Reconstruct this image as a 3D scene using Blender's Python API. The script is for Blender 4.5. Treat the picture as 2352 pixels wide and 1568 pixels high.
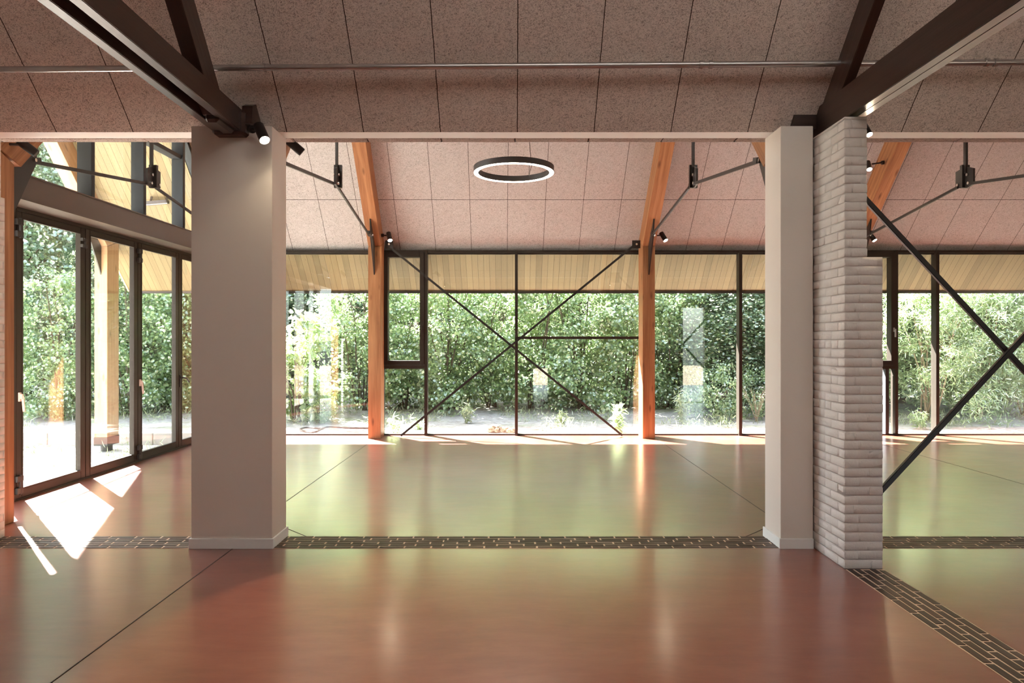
import bpy, bmesh, math, random
import numpy as np
from mathutils import Vector, Matrix, noise

for o in list(bpy.data.objects):
    bpy.data.objects.remove(o, do_unlink=True)
SC = bpy.context.scene
COL = SC.collection
PI = math.pi

# ------------------------------------------------------------------ camera
F = 1568.0                    # focal length in pixels of the 2352 wide frame
CX, CY, H = 1178.0, 784.0, 1.6
cam_d = bpy.data.cameras.new('camera')
cam = bpy.data.objects.new('camera', cam_d)
COL.objects.link(cam)
cam_d.sensor_width = 36.0
cam_d.lens = 36.0 * F / 2352.0
cam_d.shift_x = -(CX - 1176.0) / 2352.0
cam_d.clip_end = 300
cam.location = (0, 0, H)
cam.rotation_euler = (PI / 2, 0, 0)
SC.camera = cam

# ------------------------------------------------------------------ light
SUN_DIR = Vector((0.65, -0.71, -1.0)).normalized()
w = bpy.data.worlds.new('sky'); SC.world = w; w.use_nodes = True
wn = w.node_tree; wn.nodes.clear()
sky = wn.nodes.new('ShaderNodeTexSky'); sky.sky_type = 'NISHITA'; sky.sun_disc = False
sky.sun_elevation = math.asin(-SUN_DIR.z); sky.sun_rotation = math.atan2(-SUN_DIR.x, -SUN_DIR.y)
sky.air_density = 1.0; sky.dust_density = 2.0; sky.ozone_density = 1.0
bg = wn.nodes.new('ShaderNodeBackground'); bg.inputs['Strength'].default_value = 0.38
wo = wn.nodes.new('ShaderNodeOutputWorld')
hs = wn.nodes.new('ShaderNodeHueSaturation'); hs.inputs['Saturation'].default_value = 0.6
wn.links.new(sky.outputs[0], hs.inputs['Color']); wn.links.new(hs.outputs[0], bg.inputs[0]); wn.links.new(bg.outputs[0], wo.inputs[0])
sd = bpy.data.lights.new('sun', 'SUN'); sd.energy = 30.0; sd.angle = 0.009; sd.color = (1.0, 0.97, 0.93)
so = bpy.data.objects.new('sun', sd); COL.objects.link(so)
so.location = (-20, 25, 40)
so.rotation_euler = SUN_DIR.to_track_quat('-Z', 'Y').to_euler()

vs = SC.view_settings
vs.view_transform = 'Standard'; vs.look = 'None'; vs.gamma = 1.0; vs.use_curve_mapping = False
vs.exposure = 2.3
SC.cycles.max_bounces = 8; SC.cycles.diffuse_bounces = 5; SC.cycles.glossy_bounces = 4
SC.cycles.transparent_max_bounces = 12; SC.cycles.transmission_bounces = 6
SC.cycles.caustics_reflective = False; SC.cycles.caustics_refractive = False
SC.cycles.sample_clamp_indirect = 6.0

# ------------------------------------------------------------------ helpers
class NT:
    def __init__(s, name):
        s.m = bpy.data.materials.new(name); s.m.use_nodes = True
        s.t = s.m.node_tree; s.t.nodes.clear()
        s.out = s.t.nodes.new('ShaderNodeOutputMaterial')
    def n(s, typ, ins=None, **kw):
        nd = s.t.nodes.new('ShaderNode' + typ)
        for k, v in kw.items(): setattr(nd, k, v)
        for k, v in (ins or {}).items():
            if isinstance(v, bpy.types.NodeSocket): s.t.links.new(v, nd.inputs[k])
            else: nd.inputs[k].default_value = v
        return nd
    def math(s, op, a, b=0.0, c=0.0, clamp=False):
        return s.n('Math', {0: a, 1: b, 2: c}, operation=op, use_clamp=clamp).outputs[0]
    def ramp(s, fac, stops):
        r = s.n('ValToRGB', {'Fac': fac}); e = r.color_ramp.elements
        while len(e) < len(stops): e.new(0.5)
        for i, (p, c) in enumerate(stops):
            e[i].position = p; e[i].color = (*c, 1) if len(c) == 3 else c
        return r.outputs[0]
    def mix(s, fac, a, b, blend='MIX'):
        m = s.n('Mix', data_type='RGBA', blend_type=blend)
        for k, v in ((0, fac), (6, a), (7, b)):
            if isinstance(v, bpy.types.NodeSocket): s.t.links.new(v, m.inputs[k])
            else: m.inputs[k].default_value = v if k == 0 else ((*v, 1) if len(v) == 3 else v)
        return m.outputs[2]
    def pr(s, color, rough=0.5, spec=0.5, metal=0.0, bump=None, bstr=0.2, bdist=0.01, **ins):
        p = s.n('BsdfPrincipled')
        for k, v in (('Base Color', color), ('Roughness', rough), ('Specular IOR Level', spec), ('Metallic', metal)):
            if isinstance(v, bpy.types.NodeSocket): s.t.links.new(v, p.inputs[k])
            elif k == 'Base Color': p.inputs[k].default_value = (*v, 1)
            else: p.inputs[k].default_value = v
        for k, v in ins.items():
            k = k.replace('_', ' ')
            if isinstance(v, bpy.types.NodeSocket): s.t.links.new(v, p.inputs[k])
            else: p.inputs[k].default_value = v
        if bump is not None:
            b = s.n('Bump', {'Height': bump, 'Strength': bstr, 'Distance': bdist})
            s.t.links.new(b.outputs[0], p.inputs['Normal'])
        s.t.links.new(p.outputs[0], s.out.inputs[0])
        return s.m
    def coord(s, which='Object'): return s.n('TexCoord').outputs[which]
    def grain(s): return s.n('Attribute', attribute_name='grain').outputs['Vector']
    def map(s, v, scale=(1, 1, 1), rot=(0, 0, 0), loc=(0, 0, 0)):
        return s.n('Mapping', {'Vector': v, 'Scale': scale, 'Rotation': rot, 'Location': loc}).outputs[0]
    def noise(s, v, scale, detail=4, rough=0.5, dist=0.0):
        return s.n('TexNoise', {'Vector': v, 'Scale': scale, 'Detail': detail, 'Roughness': rough, 'Distortion': dist}).outputs[0]

def plain(name, color, rough=0.5, spec=0.5, metal=0.0, var=0.12, scale=6.0, bump=0.0):
    t = NT(name); v = t.coord()
    nz = t.noise(v, scale, 5)
    c = t.mix(nz, tuple(x * (1 - var) for x in color), tuple(min(1, x * (1 + var)) for x in color))
    return t.pr(c, rough, spec, metal, bump=t.noise(v, scale * 12, 3) if bump else None, bstr=bump)

def emit(name, color, strength):
    t = NT(name)
    e = t.n('Emission', {'Color': (*color, 1), 'Strength': strength})
    t.t.links.new(e.outputs[0], t.out.inputs[0]); return t.m

class MB:
    def __init__(s): s.v = []; s.f = []
    def add(s, vs_, fs):
        o = len(s.v); s.v += [tuple(p) for p in vs_]; s.f += [tuple(i + o for i in f) for f in fs]
        return s
    def box(s, x0, x1, y0, y1, z0, z1):
        return s.add([(x0, y0, z0), (x1, y0, z0), (x1, y1, z0), (x0, y1, z0), (x0, y0, z1), (x1, y0, z1), (x1, y1, z1), (x0, y1, z1)],
                     [(0, 3, 2, 1), (4, 5, 6, 7), (0, 1, 5, 4), (1, 2, 6, 5), (2, 3, 7, 6), (3, 0, 4, 7)])
    def cbox(s, x0, x1, y0, y1, z0, z1, c, jit=0.0, rnd=None):
        """box with chamfered edges, optional jitter"""
        P = []; idx = {}
        X = (x0, x1); Y = (y0, y1); Z = (z0, z1)
        for i in (0, 1):
            for j in (0, 1):
                for k in (0, 1):
                    base = [X[i], Y[j], Z[k]]
                    jj = [0, 0, 0] if not jit else [rnd.uniform(-jit, jit) for _ in range(3)]
                    for a in range(3):
                        p = [base[0], base[1], base[2]]
                        for b in range(3):
                            if b != a: p[b] += (c if (i, j, k)[b] == 0 else -c)
                        idx[(i, j, k, a)] = len(P); P.append([p[q] + jj[q] for q in range(3)])
        fs = []
        g = lambda i, j, k, a: idx[(i, j, k, a)]
        fs.append((g(0,0,0,0), g(0,0,1,0), g(0,1,1,0), g(0,1,0,0)))
        fs.append((g(1,0,0,0), g(1,1,0,0), g(1,1,1,0), g(1,0,1,0)))
        fs.append((g(0,0,0,1), g(1,0,0,1), g(1,0,1,1), g(0,0,1,1)))
        fs.append((g(0,1,0,1), g(0,1,1,1), g(1,1,1,1), g(1,1,0,1)))
        fs.append((g(0,0,0,2), g(0,1,0,2), g(1,1,0,2), g(1,0,0,2)))
        fs.append((g(0,0,1,2), g(1,0,1,2), g(1,1,1,2), g(0,1,1,2)))
        for j in (0, 1):
            for k in (0, 1): fs.append((g(0,j,k,1), g(1,j,k,1), g(1,j,k,2), g(0,j,k,2)))
        for i in (0, 1):
            for k in (0, 1): fs.append((g(i,0,k,0), g(i,1,k,0), g(i,1,k,2), g(i,0,k,2)))
            for j in (0, 1): fs.append((g(i,j,0,0), g(i,j,1,0), g(i,j,1,1), g(i,j,0,1)))
            for j in (0, 1):
                for k in (0, 1): fs.append((g(i,j,k,0), g(i,j,k,1), g(i,j,k,2)))
        return s.add(P, fs)
    def prism_x(s, poly, x0, x1):
        """polygon of (y, z) extruded along x"""
        n = len(poly)
        vs_ = [(x0, y, z) for y, z in poly] + [(x1, y, z) for y, z in poly]
        fs = [tuple(range(n)), tuple(range(2 * n - 1, n - 1, -1))]
        fs += [(i, i + n, (i + 1) % n + n, (i + 1) % n) for i in range(n)]
        return s.add(vs_, fs)
    def prism_y(s, poly, y0, y1):
        n = len(poly)
        vs_ = [(x, y0, z) for x, z in poly] + [(x, y1, z) for x, z in poly]
        fs = [tuple(range(n)), tuple(range(2 * n - 1, n - 1, -1))]
        fs += [(i, i + n, (i + 1) % n + n, (i + 1) % n) for i in range(n)]
        return s.add(vs_, fs)
    def bar(s, a, b, wdt, hgt, up=(0, 0, 1)):
        a = Vector(a); b = Vector(b); d = (b - a).normalized(); up = Vector(up)
        sx = d.cross(up)
        if sx.length < 1e-4: sx = d.cross(Vector((1, 0, 0)))
        sx.normalize(); uy = sx.cross(d).normalized()
        P = []
        for q in (a, b):
            for i, j in ((-1, -1), (1, -1), (1, 1), (-1, 1)): P.append(q + sx * (i * wdt / 2) + uy * (j * hgt / 2))
        return s.add(P, [(0, 1, 2, 3), (7, 6, 5, 4), (0, 4, 5, 1), (1, 5, 6, 2), (2, 6, 7, 3), (3, 7, 4, 0)])
    def tube(s, pts, rads, n=12, caps=True):
        pts = [Vector(p) for p in pts]
        if not hasattr(rads, '__len__'): rads = [rads] * len(pts)
        rings = []; ref = None
        for i, p in enumerate(pts):
            d = (pts[min(i + 1, len(pts) - 1)] - pts[max(i - 1, 0)])
            if d.length < 1e-7: d = Vector((0, 0, 1))
            d.normalize()
            if ref is None:
                ref = d.orthogonal().normalized()
            ref = (ref - d * ref.dot(d))
            if ref.length < 1e-5: ref = d.orthogonal()
            ref.normalize(); q = d.cross(ref)
            rings.append([p + (ref * math.cos(2 * PI * k / n) + q * math.sin(2 * PI * k / n)) * rads[i] for k in range(n)])
        P = [v for r in rings for v in r]; fs = []
        for i in range(len(pts) - 1):
            for k in range(n):
                fs.append((i * n + k, i * n + (k + 1) % n, (i + 1) * n + (k + 1) % n, (i + 1) * n + k))
        if caps:
            fs.append(tuple(range(n - 1, -1, -1))); fs.append(tuple((len(pts) - 1) * n + k for k in range(n)))
        return s.add(P, fs)
    def build(s, name, mat, parent=None, axis=None, smooth=False, bevel=0.0, seed=None):
        me = bpy.data.meshes.new(name)
        off = Vector((0, 0, 0))
        if parent is not None:
            q = parent
            while q is not None: off += q.location; q = q.parent
        me.from_pydata([(p[0] - off.x, p[1] - off.y, p[2] - off.z) for p in s.v], [], s.f)
        bm = bmesh.new(); bm.from_mesh(me); bmesh.ops.recalc_face_normals(bm, faces=bm.faces)
        if bevel:
            bmesh.ops.bevel(bm, geom=[e for e in bm.edges if len(e.link_faces) == 2 and e.calc_face_angle(0) > 0.5], offset=bevel, segments=2, affect='EDGES', clamp_overlap=True)
        bm.to_mesh(me); bm.free()
        if smooth:
            me.shade_smooth()
            if smooth != 'all':
                me.set_sharp_from_angle(angle=math.radians(35))
        if axis is not None:
            ax = Vector(axis).normalized(); a2 = ax.orthogonal().normalized(); a3 = ax.cross(a2)
            if abs(ax.x) < 0.01: a2 = Vector((1, 0, 0)); a3 = ax.cross(a2)
            r = random.Random(hash((name, round(s.v[0][0], 2), round(s.v[0][1], 2))) if seed is None else seed)
            o3 = Vector((r.uniform(0, 20), r.uniform(0, 20), r.uniform(0, 20)))
            at = me.attributes.new('grain', 'FLOAT_VECTOR', 'POINT')
            for i, v in enumerate(me.vertices):
                p = v.co + off
                at.data[i].vector = (p.dot(ax) + o3.x, p.dot(a2) + o3.y, p.dot(a3) + o3.z)
        if mat: me.materials.append(mat)
        ob = bpy.data.objects.new(name, me); COL.objects.link(ob)
        if parent is not None: ob.parent = parent
        return ob

def tag(o, label=None, cat=None, group=None, kind=None):
    if label: o['label'] = label
    if cat: o['category'] = cat
    if group: o['group'] = group
    if kind: o['kind'] = kind
    return o
def empty(name, loc, label=None, cat=None, group=None, kind=None):
    o = bpy.data.objects.new(name, None); COL.objects.link(o); o.location = loc; o.empty_display_size = 0.1
    return tag(o, label, cat, group, kind)
def struct(o): o['kind'] = 'structure'; return o
def px(x, y, Y):
    """world point at depth Y seen at photo pixel (x, y)"""
    return Vector(((x - CX) / F * Y, Y, H - (y - CY) / F * Y))
def copy_tree(o, parent=None):
    c = o.copy(); COL.objects.link(c); c.parent = parent
    for ch in list(o.children): copy_tree(ch, c)
    return c

# ------------------------------------------------------------------ materials
def mat_panel(name, x_off, y_joint, base, dark, skew=0.0):
    """wood-wool acoustic boards with open joints"""
    t = NT(name); v = t.coord()
    fib = None
    for i, (ang, sc) in enumerate(((0.3, 60), (1.4, 66), (2.5, 56), (0.9, 72))):
        m = t.map(v, scale=(1.0, 1.0, 1.0), rot=(0.0, 0.0, ang), loc=(i * 3.1, i * 1.7, i))
        m2 = t.map(m, scale=(0.16, 1.0, 0.6))
        nz = t.n('TexNoise', {'Vector': m2, 'Scale': sc, 'Detail': 2.0, 'Roughness': 0.5, 'Distortion': 1.6}).outputs[0]
        r = t.math('ABSOLUTE', t.math('SUBTRACT', nz, 0.5))
        r = t.math('MULTIPLY', r, 13.0, clamp=True)
        fib = r if fib is None else t.math('MINIMUM', fib, r)
    strands = t.math('SUBTRACT', 1.0, fib)
    fine = t.noise(v, 110, 2, 0.6)
    sp = t.math('MULTIPLY_ADD', fine, 0.55, t.math('MULTIPLY', strands, 0.62))
    c = t.ramp(sp, [(0.36, dark), (0.60, tuple(.4 * a + .6 * b for a, b in zip(base, dark))), (0.80, base)])
    big = t.noise(v, 1.3, 3)
    c = t.mix(t.math('MULTIPLY', big, 0.35), c, tuple(x * 0.75 for x in base))
    sx = t.n('SeparateXYZ', {0: v})
    wob = t.math('MULTIPLY', t.math('SUBTRACT', t.noise(v, 14, 2), 0.5), 0.006)
    def joint(coord, off, per, wdt):
        u = t.math('DIVIDE', t.math('ADD', t.math('SUBTRACT', coord, off), wob), per)
        fr = t.math('ABSOLUTE', t.math('SUBTRACT', u, t.math('ROUND', u)))
        return t.math('LESS_THAN', fr, wdt / per)
    xc_ = t.math('MULTIPLY_ADD', t.math('SUBTRACT', sx.outputs[1], 11.4), skew, sx.outputs[0])
    j = joint(xc_, x_off, 0.613, 0.0032)
    if y_joint:
        j = t.math('MAXIMUM', j, joint(sx.outputs[1], y_joint[0], y_joint[1], 0.0026))
    c = t.mix(j, c, (0.035, 0.024, 0.018))
    hgt = t.math('SUBTRACT', strands, t.math('MULTIPLY', j, 4.0))
    return t.pr(c, 0.95, 0.1, bump=hgt, bstr=0.5, bdist=0.004)

def mat_timber(name, c_light, c_mid, c_dark, rough=0.55, ring=26, spec=0.4, knots=True, coat=0.0, bst=0.15):
    t = NT(name); g = t.grain()
    m = t.map(g, scale=(0.55, 1.0, 1.0))
    warp = t.n('TexNoise', {'Vector': t.map(g, scale=(0.9, 5, 5)), 'Scale': 1.0, 'Detail': 3.0})
    add = t.n('VectorMath', {0: m, 1: t.n('VectorMath', {0: warp.outputs['Color'], 'Scale': 0.10}, operation='SCALE').outputs[0]}, operation='ADD').outputs[0]
    wv = t.n('TexWave', {'Vector': t.map(add, scale=(0.12, 1, 1)), 'Scale': ring / 6.0, 'Distortion': 5.0, 'Detail': 3.0, 'Detail Scale': 1.2},
             wave_type='RINGS', rings_direction='X').outputs[1]
    fine = t.noise(t.map(g, scale=(2.5, 90, 90)), 1.0, 4, 0.6)
    big = t.noise(t.map(g, scale=(0.7, 6, 6)), 1.0, 3)
    f = t.math('ADD', t.math('MULTIPLY', wv, 0.16), t.math('ADD', t.math('MULTIPLY', fine, 0.55), t.math('MULTIPLY', big, 0.5)))
    c = t.ramp(f, [(0.25, c_dark), (0.55, c_mid), (0.85, c_light)])
    if knots:
        vo = t.n('TexVoronoi', {'Vector': t.map(g, scale=(2.3, 7.5, 7.5)), 'Scale': 1.0, 'Randomness': 1.0})
        k = t.math('SUBTRACT', 1.0, t.math('MULTIPLY', vo.outputs[0], 5.5), clamp=True)
        k = t.math('MULTIPLY', t.math('POWER', k, 0.7), 0.75)
        c = t.mix(k, c, tuple(x * 0.35 for x in c_dark))
    return t.pr(c, rough, spec, bump=f, bstr=bst, bdist=0.003, Coat_Weight=coat, Coat_Roughness=0.25)

def mat_boards(name, pitch, base, axis='X'):
    """lining boards: narrow joints every pitch along X, grain down the slope"""
    t = NT(name); v = t.coord(); sx = t.n('SeparateXYZ', {0: v})
    u = t.math('DIVIDE', sx.outputs[0], pitch)
    idx = t.math('FLOOR', u)
    fr = t.math('SUBTRACT', u, idx)
    edge = t.math('MINIMUM', fr, t.math('SUBTRACT', 1.0, fr))
    j = t.math('LESS_THAN', edge, 0.022)
    rnd = t.n('TexWhiteNoise', {'W': idx}, noise_dimensions='1D').outputs[0]
    vv = t.n('CombineXYZ', {0: t.math('ADD', t.math('MULTIPLY', sx.outputs[0], 30.0), t.math('MULTIPLY', rnd, 50.0)), 1: t.math('MULTIPLY', sx.outputs[1], 1.6), 2: t.math('MULTIPLY', rnd, 30.0)}).outputs[0]
    g = t.noise(vv, 1.0, 4, 0.6, 0.6)
    kn = t.n('TexVoronoi', {'Vector': t.n('CombineXYZ', {0: t.math('MULTIPLY', sx.outputs[0], 9.0), 1: t.math('MULTIPLY', sx.outputs[1], 4.0), 2: t.math('MULTIPLY', rnd, 9.0)}).outputs[0], 'Scale': 1.0}).outputs[0]
    k = t.math('SUBTRACT', 1.0, t.math('MULTIPLY', kn, 11.0), clamp=True)
    f = t.math('MULTIPLY_ADD', rnd, 0.5, t.math('MULTIPLY', g, 0.5))
    c = t.ramp(f, [(0.2, tuple(x * 0.78 for x in base)), (0.5, base), (0.8, tuple(min(1, x * 1.18) for x in base))])
    c = t.mix(t.math('MULTIPLY', k, 0.6), c, (0.12, 0.07, 0.03))
    c = t.mix(j, c, (0.06, 0.035, 0.015))
    return t.pr(c, 0.6, 0.3, bump=t.math('SUBTRACT', 1.0, j), bstr=0.6, bdist=0.006)

def mat_floor():
    t = NT('polished_red_concrete'); v = t.coord()
    w1 = t.n('TexNoise', {'Vector': v, 'Scale': 1.1, 'Detail': 0.0, 'Roughness': 0.5}).outputs['Color']
    vd = t.n('VectorMath', {0: v, 1: t.n('VectorMath', {0: w1, 'Scale': 0.10}, operation='SCALE').outputs[0]}, operation='ADD').outputs[0]
    a = t.noise(vd, 0.8, 4, 0.55); b = t.noise(t.map(vd, scale=(1, 2.0, 1)), 2.4, 6, 0.6); c3 = t.noise(v, 30, 5, 0.7)
    st = t.noise(t.map(vd, scale=(1.6, 6.0, 1)), 2.2, 7, 0.66, 0.3)            # trowel streaks
    f = t.math('ADD', t.math('MULTIPLY', a, 0.40), t.math('ADD', t.math('MULTIPLY', b, 0.30), t.math('MULTIPLY', st, 0.30)))
    c = t.ramp(f, [(0.32, (0.145, 0.032, 0.017)), (0.50, (0.215, 0.060, 0.036)), (0.68, (0.285, 0.105, 0.074))])
    c.node.color_ramp.interpolation = 'B_SPLINE'
    c = t.mix(t.math('MULTIPLY', c3, 0.22), c, (0.25, 0.095, 0.070))
    # base roughness stays above and coat roughness below the same limit all over, so the gloss varies smoothly
    r = t.math('ADD', t.math('MULTIPLY', st, 0.08), t.math('MULTIPLY_ADD', b, 0.12, 0.26))
    cr = t.math('ADD', t.math('MULTIPLY', st, 0.14), t.math('MULTIPLY_ADD', a, 0.10, 0.08))
    sm = t.noise(t.map(vd, scale=(1, 1.6, 1)), 2.2, 3, 0.5)
    hgt = t.math('ADD', t.math('MULTIPLY', sm, 1.0), t.math('ADD', t.math('MULTIPLY', c3, 0.05), t.math('MULTIPLY', st, 0.30)))
    return t.pr(c, r, 0.40, bump=hgt, bstr=0.09, bdist=0.02, Coat_Weight=1.0, Coat_IOR=1.47, Coat_Roughness=cr, Specular_Tint=(1.0, 0.84, 0.82, 1.0))

def mat_brick_dark():
    t = NT('dark_clinker_brick'); v = t.coord()
    ri = t.n('NewGeometry').outputs['Random Per Island']
    c = t.ramp(ri, [(0.0, (0.030, 0.017, 0.012)), (0.5, (0.055, 0.030, 0.021)), (1.0, (0.085, 0.046, 0.032))])
    nz = t.noise(v, 60, 4, 0.7)
    c = t.mix(t.math('MULTIPLY', nz, 0.5), c, (0.030, 0.020, 0.016))
    return t.pr(c, 0.5, 0.4, bump=nz, bstr=0.3, bdist=0.004)

def mat_paint(name, col, rough=0.6, bump=0.05, scale=60):
    t = NT(name); v = t.coord()
    nz = t.noise(v, scale, 4, 0.6); big = t.noise(v, 1.2, 3)
    c = t.mix(t.math('MULTIPLY', big, 0.3), col, tuple(x * 0.92 for x in col))
    return t.pr(c, rough, 0.3, bump=nz, bstr=bump, bdist=0.01)

def mat_glass():
    t = NT('window_glass')
    g = t.n('NewGeometry')
    dt = t.math('ABSOLUTE', t.n('VectorMath', {0: g.outputs['Normal'], 1: g.outputs['Incoming']}, operation='DOT_PRODUCT').outputs['Value'])
    fr = t.math('MULTIPLY_ADD', t.math('POWER', t.math('SUBTRACT', 1.0, dt, clamp=True), 5.0), 0.95, 0.042)
    tr = t.n('BsdfTransparent', {'Color': (0.968, 0.975, 0.968, 1)})
    gl = t.n('BsdfGlossy', {'Color': (0.95, 1, 0.99, 1), 'Roughness': 0.0})
    m = t.n('MixShader', {0: fr})
    t.t.links.new(tr.outputs[0], m.inputs[1]); t.t.links.new(gl.outputs[0], m.inputs[2])
    t.t.links.new(m.outputs[0], t.out.inputs[0]); return t.m

def mat_opal():
    t = NT('opal_fill_rooflight')  # diffusing panes of the added rooflights
    tl = t.n('BsdfTranslucent', {'Color': (0.86, 0.82, 0.76, 1)}); d = t.n('BsdfDiffuse', {'Color': (0.8, 0.8, 0.8, 1)})
    m = t.n('MixShader', {0: 0.65}); t.t.links.new(d.outputs[0], m.inputs[1]); t.t.links.new(tl.outputs[0], m.inputs[2])
    t.t.links.new(m.outputs[0], t.out.inputs[0]); return t.m

def mat_leaf(name, c1, c2, c3, trans=0.5):
    t = NT(name)
    ri = t.n('NewGeometry').outputs['Random Per Island']
    c = t.ramp(ri, [(0.0, c1), (0.55, c2), (1.0, c3)])
    d = t.n('BsdfDiffuse', {'Color': c})
    tc = t.mix(0.5, c, (0.55, 0.62, 0.36), 'MIX')
    tl = t.n('BsdfTranslucent', {'Color': tc})
    gl = t.n('BsdfGlossy', {'Color': (0.9, 0.95, 0.9, 1), 'Roughness': 0.36})
    m = t.n('MixShader', {0: trans}); t.t.links.new(d.outputs[0], m.inputs[1]); t.t.links.new(tl.outputs[0], m.inputs[2])
    m2 = t.n('MixShader', {0: 0.22}); t.t.links.new(m.outputs[0], m2.inputs[1]); t.t.links.new(gl.outputs[0], m2.inputs[2])
    t.t.links.new(m2.outputs[0], t.out.inputs[0]); return t.m

def mat_ground():
    t = NT('sandy_ground'); v = t.coord()
    a = t.noise(v, 0.8, 6, 0.65); b = t.noise(v, 7, 6, 0.7); c3 = t.noise(v, 45, 3, 0.7)
    c = t.ramp(b, [(0.3, (0.27, 0.245, 0.215)), (0.5, (0.44, 0.41, 0.37)), (0.7, (0.55, 0.52, 0.48))])
    g = t.ramp(t.math('ADD', t.math('MULTIPLY', a, 0.65), t.math('MULTIPLY', c3, 0.35)), [(0.50, (0, 0, 0)), (0.60, (1, 1, 1))])
    c = t.mix(t.math('MULTIPLY', g, 0.55), c, (0.22, 0.27, 0.10))
    return t.pr(c, 0.95, 0.1, bump=t.math('ADD', b, t.math('MULTIPLY', c3, 0.4)), bstr=0.7, bdist=0.04)

M = {}
M['panel_near'] = mat_panel('wood_wool_near', 0.035, (4.735, 0.72), (0.86, 0.77, 0.71), (0.27, 0.22, 0.19))
M['panel_far'] = mat_panel('wood_wool_far', -0.09, (11.03, 0.86), (0.60, 0.605, 0.61), (0.225, 0.22, 0.215), skew=0.0185)
M['panel_strip'] = mat_panel('wood_wool_strip', 0.018, None, (0.58, 0.52, 0.48), (0.2, 0.16, 0.14))
M['larch'] = mat_timber('larch_glulam', (0.47, 0.245, 0.11), (0.31, 0.14, 0.058), (0.15, 0.058, 0.022), coat=0.0)
M['larch_pale'] = mat_timber('larch_glulam_pale', (0.52, 0.34, 0.20), (0.44, 0.27, 0.15), (0.30, 0.16, 0.08))
M['oak_dark'] = mat_timber('dark_stained_timber', (0.050, 0.026, 0.018), (0.034, 0.017, 0.012), (0.016, 0.009, 0.007), rough=0.30, spec=0.5, knots=False, coat=.22, bst=.45)
M['boards'] = mat_boards('soffit_boards', 0.102, (0.25, 0.202, 0.112))
M['floor'] = mat_floor()
M['joint'] = plain('joint_filler', (0.05, 0.025, 0.02), 0.7)
M['brick_dark'] = mat_brick_dark()
M['mortar'] = plain('pale_mortar', (0.70, 0.56, 0.45), 0.9, 0.1, var=0.2, scale=30, bump=0.2)
M['white'] = mat_paint('white_plaster', (0.74, 0.70, 0.65), 0.55, 0.04, 80)
M['white_trim'] = mat_paint('white_paint_trim', (0.85, 0.89, 0.89), 0.45, 0.02, 40)
M['white_brick'] = mat_paint('white_painted_brick', (0.74, 0.72, 0.69), 0.6, 0.35, 55)
M['wall'] = mat_paint('plaster_wall', (0.66, 0.62, 0.57), 0.7, 0.06)
M['alu'] = plain('bronze_anodised_frame', (0.030, 0.025, 0.020), 0.42, 0.22, var=0.1, scale=3)
M['alu_grey'] = plain('anthracite_frame', (0.040, 0.045, 0.050), 0.5, 0.2, var=0.1, scale=3)
M['steel_beam'] = plain('brown_painted_steel', (0.085, 0.068, 0.056), 0.30, 0.5, var=0.15, scale=2.5)
M['black'] = plain('black_steel', (0.018, 0.017, 0.016), 0.42, 0.5, var=0.1)
M['black_lamp'] = plain('black_lamp_coating', (0.015, 0.013, 0.012), 0.38, 0.5, var=0.05)
M['ring_body'] = plain('dark_grey_coating', (0.028, 0.026, 0.026), 0.5, 0.5, var=0.05)
M['galv'] = plain('galvanised_steel', (0.46, 0.45, 0.44), 0.24, 0.5, 0.75, var=0.15, scale=8)
M['bolt'] = plain('zinc_bolt', (0.65, 0.63, 0.60), 0.25, 0.5, 1.0, var=0.05)
M['handle'] = plain('white_handle_coating', (0.72, 0.70, 0.66), 0.35, 0.5, var=0.03)
M['handle_grey'] = plain('satin_handle', (0.45, 0.46, 0.47), 0.3, 0.5, 0.6, var=0.03)
M['glass'] = mat_glass()
M['opal'] = mat_opal()
M['lamp_on'] = emit('lit_lens', (1.0, 0.80, 0.55), 60.0)
M['ring_on'] = emit('lit_ring_diffuser', (1.0, 0.85, 0.66), 9.0)
M['lens_off'] = plain('dark_lens', (0.05, 0.05, 0.05), 0.2)
M['concrete'] = plain('concrete', (0.48, 0.46, 0.41), 0.85, 0.2, var=0.18, scale=5, bump=0.15)
M['zinc'] = plain('dark_zinc', (0.030, 0.028, 0.026), 0.45)
M['fascia'] = plain('pale_fascia_board', (0.62, 0.46, 0.24), 0.6, var=0.1)
M['roof'] = plain('roof_covering', (0.05, 0.05, 0.05), 0.8)
M['ground'] = mat_ground()
M['soil'] = plain('grey_soil', (0.30, 0.25, 0.19), 0.95, 0.1, var=0.3, scale=20, bump=0.5)
M['bark'] = plain('grey_bark', (0.12, 0.095, 0.07), 0.9, 0.2, var=0.3, scale=20, bump=0.5)
M['twig'] = plain('dry_twig', (0.38, 0.30, 0.21), 0.9, 0.1, var=0.3, scale=20)
M['leaf_hazel'] = mat_leaf('broad_leaf', (0.055, 0.16, 0.035), (0.20, 0.36, 0.10), (0.44, 0.57, 0.20), 0.55)
M['leaf_yellow'] = mat_leaf('fresh_leaf', (0.16, 0.28, 0.04), (0.26, 0.40, 0.07), (0.38, 0.48, 0.12))
M['leaf_dark'] = mat_leaf('dark_leaf', (0.025, 0.075, 0.025), (0.05, 0.13, 0.04), (0.10, 0.20, 0.06), 0.4)
M['leaf_willow'] = mat_leaf('willow_leaf', (0.16, 0.27, 0.07), (0.25, 0.37, 0.11), (0.38, 0.48, 0.20))
M['leaf_maple'] = mat_leaf('maple_leaf', (0.04, 0.13, 0.03), (0.09, 0.22, 0.06), (0.18, 0.32, 0.10))
M['grass'] = mat_leaf('grass_blade', (0.18, 0.26, 0.07), (0.28, 0.34, 0.12), (0.42, 0.42, 0.22), 0.4)

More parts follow.
